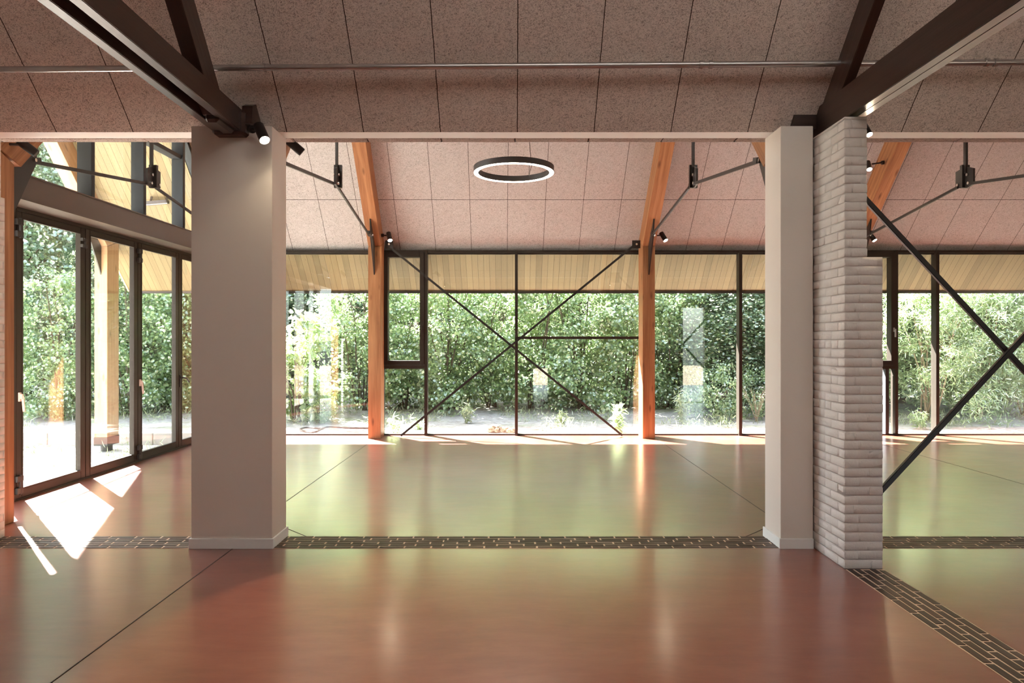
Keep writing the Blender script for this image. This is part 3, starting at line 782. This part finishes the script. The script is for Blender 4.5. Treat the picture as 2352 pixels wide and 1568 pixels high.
timber_frame('orange larch frame with tie rods beside the folding doors', -4.735, -4.545, M['larch'])
timber_frame('orange larch frame between the left pillar and the casement window', -2.389, -2.184, M['larch'])
timber_frame('orange larch frame at the right end of the window cross bracing', 2.137, 2.339, M['larch'])
timber_frame('orange larch frame mostly hidden behind the white brick pier', 5.60, 5.80, M['larch'])
timber_frame('pale larch frame on dark steel shoes outside the glass doors', -6.90, -6.69, M['larch_pale'], foot=True)

# cross bracings
def cross(label, ends, y, wdt, brk, group='steel cross bracings'):
    r = empty('cross_brace', (ends[0][0].x, y, 0), label, 'cross brace', group, 'thing')
    for i, (a, b) in enumerate(ends):
        dy = Vector((0, (-.5 if i else .5) * wdt, 0))
        MB().bar(a + dy, b + dy, wdt, wdt * .8, (0, 1, 0)).build('brace_bar', M['black'], r, bevel=wdt * .12)
    for p, q in brk:
        MB().box(min(p.x, q.x), max(p.x, q.x), y - .012, y + .012, min(p.z, q.z), max(p.z, q.z)).build('end_plate', M['black'], r)
        b = MB(); m_ = (p + q) / 2; b.tube([(m_.x, y - .03, m_.z), (m_.x, y + .03, m_.z)], .018, 10); b.build('bolt', M['bolt'], r)
    return r
YB = 11.45
cross('thin black steel cross bracing in front of the middle windows',
      [(px(893, 566, YB), px(1430, 1000, YB)), (px(1458, 562, YB), px(921, 1000, YB))], YB, .036,
      [(px(885, 552, YB), px(903, 570, YB)), (px(1452, 552, YB), px(1471, 570, YB))])
YB2 = 5.97
cross('thick black steel cross bracing to the right of the brick pier',
      [(px(1880, 337, YB2), px(2680, 1199, YB2)), (px(2690, 402, YB2), px(1945, 1206, YB2))], YB2, .046,
      [(Vector((2.34, YB2, 3.10)), Vector((2.72, YB2, 3.36)))])

# ================================================================== LAMPS
def spotlight(label, mount, lens, axis, lit, energy=0.0, size=1.0):
    a = Vector(axis).normalized(); L = .165 * size; R_ = .0385 * size
    r = empty('spotlight', mount, label, 'spotlight', 'black cylinder spotlights', 'thing')
    lens = Vector(lens); back = lens - a * L
    MB().tube([back, back + a * .006, lens - a * .004, lens], [R_ * .82, R_, R_, R_ * .97], 28, caps=True).build('lamp_body', M['black_lamp'], r, smooth=True)
    MB().tube([lens + a * .0004, lens + a * .003], [R_ * .90, R_ * .86], 28).build('lens', M['lamp_on'] if lit else M['lens_off'], r)
    mid = back + a * L * .35
    mt = Vector(mount)
    m = MB(); d = (mid - mt); m.tube([mt, mt + d.normalized() * .035], .03 * size, 16); m.tube([mt, mt + d * .75], .012 * size, 10)
    m.build('mounting_arm', M['black_lamp'], r, smooth=True)
    if lit and energy:
        ld = bpy.data.lights.new('spot_lamp', 'SPOT'); ld.energy = energy; ld.color = (1.0, .70, .40); ld.spot_size = 1.1; ld.spot_blend = .2; ld.shadow_soft_size = .03
        lo = bpy.data.objects.new('spot_lamp', ld); COL.objects.link(lo); lo.parent = r
        lo.location = lens + a * .01 - Vector(mount); lo.rotation_euler = a.to_track_quat('-Z', 'Y').to_euler()
    return r
spotlight('lit black spotlight on the dark beam end above the wide white pillar', px(575, 296, 5.2), px(608, 322, 5.06), (.44, -.42, -.80), True, 60)
spotlight('unlit-looking black spotlight peeking out right of the wide white pillar', (-2.18, 5.93, 3.33), px(694, 350, 6.03), (.72, .35, -.62), False)
spotlight('lit black spotlight on the timber post above the casement window', (-2.18, 11.33, 3.36), px(896, 552, 11.2), (.26, -.48, -.84), True, 30)
spotlight('lit black spotlight on the timber post right of the cross bracing', (2.345, 11.33, 3.36), px(1529, 552, 11.2), (.38, -.42, -.83), True, 30)
spotlight('black spotlight below the lintel at the far left near the doors', (-4.47, 5.98, 3.33), px(84, 353, 6.10), (.72, .35, -.62), False)
spotlight('lit black spotlight low on the right edge of the brick pier', (5.805, 11.33, 3.36), px(2009, 552, 11.2), (.38, -.42, -.83), True, 30)
spotlight('lit black spotlight half hidden by the pier beside the slanted rafter', (5.597, 10.30, 4.30), px(1997, 389, 10.25), (-.1, -.55, -.83), True, 20)
spotlight('lit spotlight just peeking past the pier top under the white lintel', (2.52, 5.10, 3.30), px(1997, 309, 5.02), (.15, -.5, -.85), True, 5, .6)

# ring pendant
RC = Vector((.012, 8.70, 3.742))
rg = empty('ring_pendant', RC, 'round black ring pendant lamp glowing below the acoustic ceiling', 'pendant lamp', kind='thing')
def ring(m, ro_, ri_, z0, z1, n=96):
    P = []; fs = []
    for k in range(n):
        c, s = math.cos(2 * PI * k / n), math.sin(2 * PI * k / n)
        P += [(RC.x + ro_ * c, RC.y + ro_ * s, RC.z + z0), (RC.x + ro_ * c, RC.y + ro_ * s, RC.z + z1), (RC.x + ri_ * c, RC.y + ri_ * s, RC.z + z1), (RC.x + ri_ * c, RC.y + ri_ * s, RC.z + z0)]
    for k in range(n):
        a = 4 * k; b = 4 * ((k + 1) % n)
        for q in range(4): fs.append((a + q, a + (q + 1) % 4, b + (q + 1) % 4, b + q))
    return m.add(P, fs)
ring(MB(), .512, .452, .004, .078).build('ring_body', M['ring_body'], rg, smooth=True)
ring(MB(), .507, .457, .0, .004).build('diffuser', M['ring_on'], rg, smooth=True)
q0 = px(1215, 404, 8.42); q1 = px(1221, 380, 8.44); q2 = px(1218, 350, 8.48)
MB().tube([Vector((q0.x, 8.24, RC.z + .08)), q0, q1, q2, px(1216, 320, 8.5), Vector((.2, 8.7, ZR))], .0035, 8).build('power_cable', M['black'], rg, smooth=True)
for k in (0.3, 2.4, 4.5):
    MB().tube([(RC.x + .48 * math.cos(k), RC.y + .48 * math.sin(k), RC.z + .07), (RC.x + .05 * math.cos(k), RC.y, ZR - .02)], .0007, 5).build('suspension_wire', M['galv'], rg)

# linear heater on the porch soffit
ht = empty('patio_heater', px(362, 466, 11.0), 'slim grey bar heater hung under the porch boards outside the gable window', 'heater', kind='thing')
hp0, hp1 = px(338, 467, 10.95), px(386, 463, 10.95)
MB().bar(hp0, hp1, .10, .05).build('housing', M['steel_beam'], ht, bevel=.006)
MB().bar(hp0 - Vector((0, 0, .03)), hp1 - Vector((0, 0, .03)), .06, .012).build('reflector', M['galv'], ht)
for f_ in (.15, .9):
    p = hp0.lerp(hp1, f_); MB().bar(p, (p.x, p.y + .04, zc(p.y + .04)), .03, .012).build('bracket', M['steel_beam'], ht)

# ================================================================== OUTSIDE
def gz(x, y):
    if x < -4.95 and y < 12.42: base = -.27
    else: base = -.075 + .03 * max(0, min(1, (y - 12.5) / 2.5)) + (.10 * max(0, min(1, (y - 14.2) / 2.0)))
    nzv = noise.fractal(Vector((x * .9, y * .9, 3.1)), 1.0, 2.0, 4)
    return base + .025 * nzv
gm = MB(); xs = list(np.arange(-24, 26.01, .22)); ys = list(np.concatenate([np.arange(1, 18, .2), np.arange(18, 44.1, 1.0)]))
ids = {}
for j, y in enumerate(ys):
    for i, x in enumerate(xs):
        ids[(i, j)] = len(gm.v); gm.v.append((x, y, gz(x, y)))
for j in range(len(ys) - 1):
    for i in range(len(xs) - 1):
        xm, ym = (xs[i] + xs[i + 1]) / 2, (ys[j] + ys[j + 1]) / 2
        if xm > -5.15 and ym < 11.75: continue
        gm.f.append((ids[i, j], ids[i + 1, j], ids[i + 1, j + 1], ids[i, j + 1]))
struct(gm.build('ground', M['ground'], smooth='all'))
struct(MB().box(-30, 30, -30, -1.9, -.4, -.28).build('ground_behind', M['soil']))

for i, (xa, xb, lb) in enumerate(((-10.29, -8.395, 'concrete kerb block seen through the first door leaf'), (-8.385, -6.495, 'concrete kerb block passing behind the outdoor timber post'), (-6.485, -4.95, 'concrete kerb block seen through the third door leaf'))):
    m = MB().cbox(xa, xb, 12.30, 12.46, -.42, -.045, .008)
    o = m.build('kerb_block', M['concrete']); tag(o, lb, 'kerb block', 'concrete kerb blocks outside', 'thing')
    xh = (xa + xb) / 2 + .2
    MB().tube([(xh, 12.288, -.19), (xh, 12.301, -.19)], .05, 18).build('drain_ring', M['soil'], o)
pv = MB().cbox(-7.5, -6.2, 10.2, 12.0, -.36, -.225, .01).build('paving_slab', M['concrete']); tag(pv, 'pale concrete slab under the outdoor timber post', 'paving slab', kind='thing')
pv2 = MB().cbox(-6.9, -5.35, 8.6, 9.6, -.36, -.215, .01).build('paving_slab', M['concrete']); tag(pv2, 'pale concrete slab lying in front of the second door leaf', 'paving slab', kind='thing')

# ---- plants
def leaf_mesh(name, mat, centers, crad, per, ll, lw, seed, up=0.4, droop=0.25, narrow=False, lobed=False):
    rg_ = np.random.default_rng(seed)
    C = np.asarray(centers, float); n = len(C) * per
    P = np.repeat(C, per, 0) + rg_.normal(0, 1, (n, 3)) * np.repeat(np.asarray(crad, float).reshape(-1, 1), per, 0) * np.array([1, 1, .8])
    out = P - np.repeat(C, per, 0)
    nrm = rg_.normal(0, 1, (n, 3)) + np.array([0, 0, up * 2.2]) + out * 1.5
    nrm /= np.linalg.norm(nrm, axis=1, keepdims=True)
    d = rg_.normal(0, 1, (n, 3)); d[:, 2] -= droop * 2
    d -= nrm * (d * nrm).sum(1, keepdims=True); d /= np.linalg.norm(d, axis=1, keepdims=True)
    s = np.cross(nrm, d)
    L = (ll * rg_.uniform(.65, 1.25, n))[:, None]; W = L * lw
    fold = .18
    pts = []
    if lobed:
        prof = [(0, 0), (.25, .75), (.55, .55), (.62, 1.0), (1.0, 0)]
    elif narrow:
        prof = [(0, 0), (.3, 1.0), (.65, .8), (1.0, 0)]
    else:
        prof = [(0, 0), (.28, .95), (.68, .9), (1.0, 0)]
    mid = [(a, b) for a, b in prof]
    V = []
    V.append(P)
    for a, b in prof[1:-1]: V.append(P + d * L * a + s * W * b * .5 + nrm * W * fold * b - nrm * L * .12 * a * a)
    V.append(P + d * L - nrm * L * .14)
    for a, b in reversed(prof[1:-1]): V.append(P + d * L * a - s * W * b * .5 + nrm * W * fold * b - nrm * L * .12 * a * a)
    k = len(V); Vs = np.stack(V, 1).reshape(-1, 3)
    h = len(prof)
    a_idx = list(range(0, h)); b_idx = [h - 1] + list(range(h, k)) + [0]
    base = np.arange(n) * k
    me = bpy.data.meshes.new(name)
    me.vertices.add(len(Vs)); me.vertices.foreach_set('co', Vs.astype(np.float32).ravel())
    fa = base[:, None] + np.array(a_idx)[None]; fb = base[:, None] + np.array(b_idx)[None]
    polys = np.stack([fa, fb], 1).reshape(-1, len(a_idx))
    me.loops.add(polys.size); me.loops.foreach_set('vertex_index', polys.astype(np.int32).ravel())
    me.polygons.add(len(polys)); me.polygons.foreach_set('loop_start', (np.arange(len(polys)) * len(a_idx)).astype(np.int32))
    me.update(calc_edges=True); me.validate()
    me.materials.append(mat)
    return me

def put(name, me, parent):
    o = bpy.data.objects.new(name, me); COL.objects.link(o); o.parent = parent; return o

def make_shrub(name, seed, hgt, wid, mat, ll=.10, lw=.75, per=46, ncl=130, low=.12, narrow=False, nst=7, bark=None, top=.5):
    r = random.Random(seed)
    root = empty(name, (0, 0, 0))
    stems = MB(); tips = []
    for i in range(nst):
        an = r.uniform(0, 2 * PI); rr = r.uniform(.2, 1) * wid * .5; b = Vector((r.uniform(-.15, .15), r.uniform(-.15, .15), 0))
        t_ = Vector((math.cos(an) * rr, math.sin(an) * rr, hgt * r.uniform(.6, .97)))
        pts = [b, b.lerp(t_, .35) + Vector((r.uniform(-.06, .06), r.uniform(-.06, .06), .1)), b.lerp(t_, .7) + Vector((r.uniform(-.1, .1), r.uniform(-.1, .1), .1)), t_]
        stems.tube(pts, [.022, .017, .011, .004], 6, caps=False); tips.append(pts)
    C = []; R = []
    B = []
    for i in range(26):
        z = low + (1 - low) * (i + r.random()) / 26
        prof = math.sqrt(max(0.02, 1 - ((z - top) / (1.06 - top if z > top else top + .12)) ** 2))
        an = i * 2.4 + r.uniform(-.5, .5); q = r.uniform(.55, 1.0) * prof * wid * .5
        B.append((math.cos(an) * q, math.sin(an) * q, z * hgt, r.uniform(.10, .24) * wid / 1.9))
    while len(C) < ncl:
        bx, by, bz, bs = r.choice(B)
        C.append((bx + r.gauss(0, bs), by + r.gauss(0, bs), max(.05, bz + r.gauss(0, bs * .8)))); R.append(r.uniform(.06, .15) * (wid / 1.6) ** .5)
        if r.random() < .12:
            st = r.choice(tips); p = st[2]
            stems.tube([p, Vector(C[-1])], [.007, .003], 5, caps=False)
    put('foliage', leaf_mesh(name + '_foliage', mat, C, R, per, ll, lw, seed, narrow=narrow), root)
    stems.build('stems', bark or M['bark'], root, smooth='all')
    return root
def make_tree(name, seed, hgt, wid, mat, ll=.16, per=60, ncl=150, low=.1, lw=.8, lobed=False, trunk=.14):
    r = random.Random(seed); root = empty(name, (0, 0, 0)); tr = MB()
    tr.tube([(0, 0, -.1), (.08, .03, hgt * .3), (-.05, .1, hgt * .6), (.05, 0, hgt * .92)], [trunk, trunk * .8, trunk * .5, .02], 10, caps=False)
    C = []; R = []
    for i in range(ncl):
        z = low + (1 - low) * r.random(); prof = math.sqrt(max(.03, 1 - ((z - .5) / .56) ** 2))
        an = r.uniform(0, 2 * PI); q = (.3 + .7 * r.random() ** .5) * prof * wid * .5
        C.append((math.cos(an) * q, math.sin(an) * q, z * hgt)); R.append(r.uniform(.22, .42))
        if i % 3 == 0: tr.tube([(0, .05, max(.4, z * hgt - .6)), C[-1]], [.03, .008], 5, caps=False)
    put('foliage', leaf_mesh(name + '_foliage', mat, C, R, per, ll, lw, seed, lobed=lobed), root)
    tr.build('trunk', M['bark'], root, smooth='all')
    return root

P_hazel = [make_shrub('leafy_shrub', s, 3.35, 1.9, M['leaf_hazel'], .070, .78, 52, 210, low=.03, top=.45) for s in (1, 2, 3)]
P_yel = make_shrub('leafy_shrub', 9, 2.2, 1.25, M['leaf_yellow'], .13, .6, 30, 75, nst=6)
P_will = make_shrub('willow_shrub', 21, 3.0, 2.2, M['leaf_willow'], .105, .20, 110, 170, narrow=True, nst=10, bark=M['twig'])
P_low = make_shrub('low_bush', 31, 1.0, 1.3, M['leaf_hazel'], .055, .6, 70, 50, low=.02, nst=5)
P_dark = [make_tree('broadleaf_tree', s, 8.0, 4.6, M['leaf_dark'], .085, 150, 230) for s in (41, 42)]
P_maple = make_tree('maple_tree', 51, 8.5, 5.0, M['leaf_maple'], .17, 70, 190, lobed=True, lw=1.0, trunk=.22)
used = set()
def place(proto, xp, Y, label, cat, group, sc=1.0, rot=0.0, scz=None):
    if id(proto) in used: o = copy_tree(proto)
    else: o = proto; used.add(id(proto))
    X = (xp - CX) / F * Y
    o.location = (X, Y, gz(X, Y) - .02); o.rotation_euler = (0, 0, rot); o.scale = (sc, sc, scz or sc)
    tag(o, label, cat, group, 'thing'); return o
HZ = [
    (835, 15.7, 'tall leafy green shrub just left of the timber post by the casement', 0, 1.0),
    (925, 15.9, 'tall leafy green shrub directly behind the casement window', 1, 1.0),
    (1030, 15.8, 'tall leafy green shrub behind the pane right of the casement', 2, 1.05),
    (1130, 16.1, 'tall leafy green shrub behind the crossing point of the thin bracing', 0, 1.05),
    (1235, 15.9, 'tall leafy green shrub just right of the middle mullion', 1, 1.05),
    (1335, 15.8, 'tall leafy green shrub behind the horizontal window bar', 2, 1.05),
    (1430, 16.0, 'tall leafy green shrub left of the right timber post', 0, 1.0),
    (1545, 16.1, 'tall leafy green shrub just right of the right timber post', 1, 1.0),
    (135, 14.6, 'tall leafy green shrub behind the first door leaf', 2, .92),
    (300, 15.1, 'tall leafy green shrub behind the outdoor timber post', 0, .98),
    (380, 15.6, 'tall leafy green shrub behind the third door leaf', 1, 1.0),
    (470, 16.0, 'tall leafy green shrub behind the lever handle door leaf', 2, 1.0),
    (15, 15.8, 'tall leafy green shrub half hidden by the left door jamb', 1, .8),
]
for i, (xp, Y, lb, k, sc) in enumerate(HZ):
    place(P_hazel[k], xp, Y, lb, 'shrub', 'tall green shrubs outside', sc, i * 1.37)
place(P_yel, 690, 14.0, 'bright yellow-green bush close to the wide white pillar', 'shrub', 'tall green shrubs outside', 1.0, .5)
place(P_will, 2130, 14.2, 'bright narrow-leaved willow shrub left of the slender right mullion', 'shrub', 'willow shrubs outside', 1.0, .2)
place(P_will, 2250, 14.6, 'bright narrow-leaved willow shrub behind the thick bracing', 'shrub', 'willow shrubs outside', 1.0, 2.2)
place(P_will, 2360, 14.9, 'bright narrow-leaved willow shrub at the right photo edge', 'shrub', 'willow shrubs outside', .8, 4.1)
place(P_low, 1650, 14.6, 'low green bush at the foot of the dark trees right of the timber post', 'bush', 'low bushes outside', 1.0, 0)
place(P_low, 1745, 14.8, 'low green bush beside the slim white pillar', 'bush', 'low bushes outside', .9, 1.1)
place(P_low, 730, 13.9, 'low green bush beneath the yellow-green bush', 'bush', 'low bushes outside', .5, 2.1)
TR = [(1620, 17.2, 'dark green tree behind the pane right of the right timber post', 0, .95), (1730, 17.6, 'dark green tree beside the slim white pillar', 1, 1.0),
      (1880, 18.2, 'dark green tree hidden mostly behind the brick pier', 0, 1.0),
      (690, 19.5, 'dark shaded tree behind the bright yellow-green bush', 1, 1.1), (560, 20.5, 'dark shaded tree hidden mostly behind the wide white pillar', 0, 1.1),
      (900, 20.2, 'dark shaded tree behind the casement shrubs', 0, 1.05), (1120, 20.5, 'dark shaded tree behind the middle shrubs', 1, 1.05), (1340, 20.2, 'dark shaded tree behind the shrubs left of the right timber post', 0, 1.1),
      (60, 18.0, 'dark shaded tree behind the first door leaf', 1, 1.1), (240, 18.6, 'dark shaded tree behind the outdoor timber post', 0, 1.1), (420, 19.4, 'dark shaded tree seen between the door mullions and wide pillar', 1, 1.0)]
for i, (xp, Y, lb, k, sc) in enumerate(TR):
    place(P_dark[k], xp, Y, lb, 'tree', 'dark trees in the wood', sc, i * 2.1, sc * (1.0 if xp < 300 else .58))
place(P_maple, 2060, 17.4, 'large-leaved maple tree behind the right casement window', 'tree', 'maple trees outside', 1.0, .3, .62)
place(P_maple, 2300, 17.6, 'large-leaved maple tree above the willow shrubs at right', 'tree', 'maple trees outside', 1.0, 2.6, .62)

# dense wood that closes the view far behind
rw = np.random.default_rng(77)
Cw = np.stack([rw.uniform(-24, 26, 900), rw.uniform(24, 29, 900), rw.uniform(0, 1, 900)], 1); Cw[:, 2] *= np.where(Cw[:, 0] < -13, 13, 7.0)
ww = bpy.data.objects.new('treeline', leaf_mesh('treeline', M['leaf_dark'], Cw, rw.uniform(.6, 1.0, 900), 34, .42, .8, 78)); COL.objects.link(ww)
tag(ww, 'dense dark wood far behind all shrubs', 'wood', kind='stuff')

# weeds, twigs, clods
def weed(label, xp, yp, hgt, n, mat, seed, ll=.11, lw=.18, spread=.16, dry=False):
    r = random.Random(seed); Y = (H + .06) * F / (yp - CY); X = (xp - CX) / F * Y; z0 = gz(X, Y)
    root = empty('weed', (X, Y, z0), label, 'weed', 'weeds on the sandy ground', 'thing')
    st = MB(); C = []; R = []
    for i in range(n):
        an = r.uniform(0, 2 * PI); q = r.uniform(.1, 1) * spread
        t_ = Vector((X + math.cos(an) * q, Y + math.sin(an) * q, z0 + hgt * r.uniform(.6, 1)))
        b = Vector((X + r.uniform(-.02, .02), Y + r.uniform(-.02, .02), z0 - .01)); m_ = b.lerp(t_, .5) + Vector((r.uniform(-.02, .02), 0, .04))
        st.tube([b, m_, t_], [.006, .0045, .002], 5, caps=False)
        if dry:
            for _ in range(4):
                f_ = r.uniform(.3, .9); p = b.lerp(t_, f_); st.tube([p, p + Vector((r.uniform(-.1, .1), r.uniform(-.1, .1), r.uniform(.05, .18)))], [.003, .0015], 4, caps=False)
        for f_ in (.25, .4, .55, .7, .82, .92, 1.0):
            p = b.lerp(t_, f_); C.append((p.x - X, p.y - Y, p.z - z0)); R.append(.03)
    st.build('stems', M['twig'] if dry else M['grass'], root)
    put('leaves', leaf_mesh('weed_leaves', mat, C, R, 2 if dry else 4, ll * (.5 if dry else 1), lw, seed, narrow=True), root)
    return root
weed('bushy green weed left of the right timber post foot', 1418, 991, .62, 6, M['leaf_willow'], 1, .15, .22)
weed('small green weed by the foot of the timber post below the casement', 906, 990, .30, 4, M['leaf_willow'], 2)
weed('pale feathery weed left of the middle mullion', 1072, 972, .42, 5, M['grass'], 3)
weed('small pale weed right of the middle mullion', 1286, 978, .28, 5, M['grass'], 4)
weed('tall pale grass-like weed right of the right timber post', 1566, 973, .62, 7, M['grass'], 5, .14, .12)
weed('dry branching weed beside the slim white pillar', 1738, 968, .75, 9, M['grass'], 6, .08, .12, .32, True)
weed('small green weed between the left mullion and bracing foot', 962, 984, .16, 4, M['leaf_willow'], 7)
weed('green weed at the foot of the right willow shrub', 2115, 985, .38, 6, M['leaf_willow'], 8)

rc = random.Random(8)
def clod(label, xp, yp, rad, seed):
    Y = (H + .06) * F / (yp - CY); X = (xp - CX) / F * Y
    bm = bmesh.new(); bmesh.ops.create_icosphere(bm, subdivisions=4, radius=rad)
    for v in bm.verts:
        k = 1 + .55 * noise.fractal(v.co * (1.3 / rad) + Vector((seed * 3.3, 0, 0)), .8, 2, 5); v.co = Vector((v.co.x * 1.3, v.co.y, v.co.z * .8)) * k
    me = bpy.data.meshes.new('soil_clod'); bm.to_mesh(me); bm.free(); me.materials.append(M['soil']); me.shade_smooth()
    o = bpy.data.objects.new('soil_clod', me); COL.objects.link(o); o.location = (X, Y, gz(X, Y) + rad * .45)
    return tag(o, label, 'soil clod', 'earth clods by the window', 'thing')
clod('largest grey earth clod left of the middle mullion', 1134, 989, .095, 1)
clod('grey earth clod second from the middle mullion', 1158, 989, .072, 2)
clod('grey earth clod closest to the middle mullion', 1176, 990, .06, 3)
def ground_tube(name, label, pts, r_, mat, cat):
    P = []
    for xp, yp in pts:
        Y = (H + .05) * F / (yp - CY); X = (xp - CX) / F * Y; P.append((X, Y, gz(X, Y) + r_ * .6))
    Q = []
    for i in range(len(P) - 1):
        a, b, c, d = (Vector(P[max(i - 1, 0)]), Vector(P[i]), Vector(P[i + 1]), Vector(P[min(i + 2, len(P) - 1)]))
        for k in range(8):
            t = k / 8; Q.append(.5 * (2 * b + (c - a) * t + (2 * a - 5 * b + 4 * c - d) * t * t + (3 * b - a - 3 * c + d) * t ** 3))
    P = Q + [Vector(P[-1])]
    return tag(MB().tube(P, r_, 8).build(name, mat, smooth=True), label, cat, kind='thing')
ground_tube('drain_hose', 'thin grey hose lying in loops on the sand near the wide pillar', [(848, 982), (800, 983), (755, 980), (738, 985), (722, 991), (700, 990), (690, 984), (705, 981), (735, 984)], .018, M['steel_beam'], 'hose')

# grass blades in tufts
rgz = np.random.default_rng(5)
cg = []
while len(cg) < 420:
    x, y = rgz.uniform(-12, 13), rgz.uniform(12.5, 15.3)
    if x < -5 and y < 12.7: continue
    if noise.noise(Vector((x * .7, y * .7, 9))) > -.05 + .25 * (14.6 - y) / 2: cg.append((x, y, gz(x, y) + .02))
for _ in range(120):
    x, y = rgz.uniform(-11, -5.6), rgz.uniform(7.5, 12.2); cg.append((x, y, gz(x, y) + .01))
gr = bpy.data.objects.new('grass', leaf_mesh('grass', M['grass'], cg, [.09] * len(cg), 16, .12, .10, 6, up=0.0, droop=-.5, narrow=True)); COL.objects.link(gr)
tag(gr, 'sparse grass tufts on the sandy ground outside', 'grass', kind='stuff')
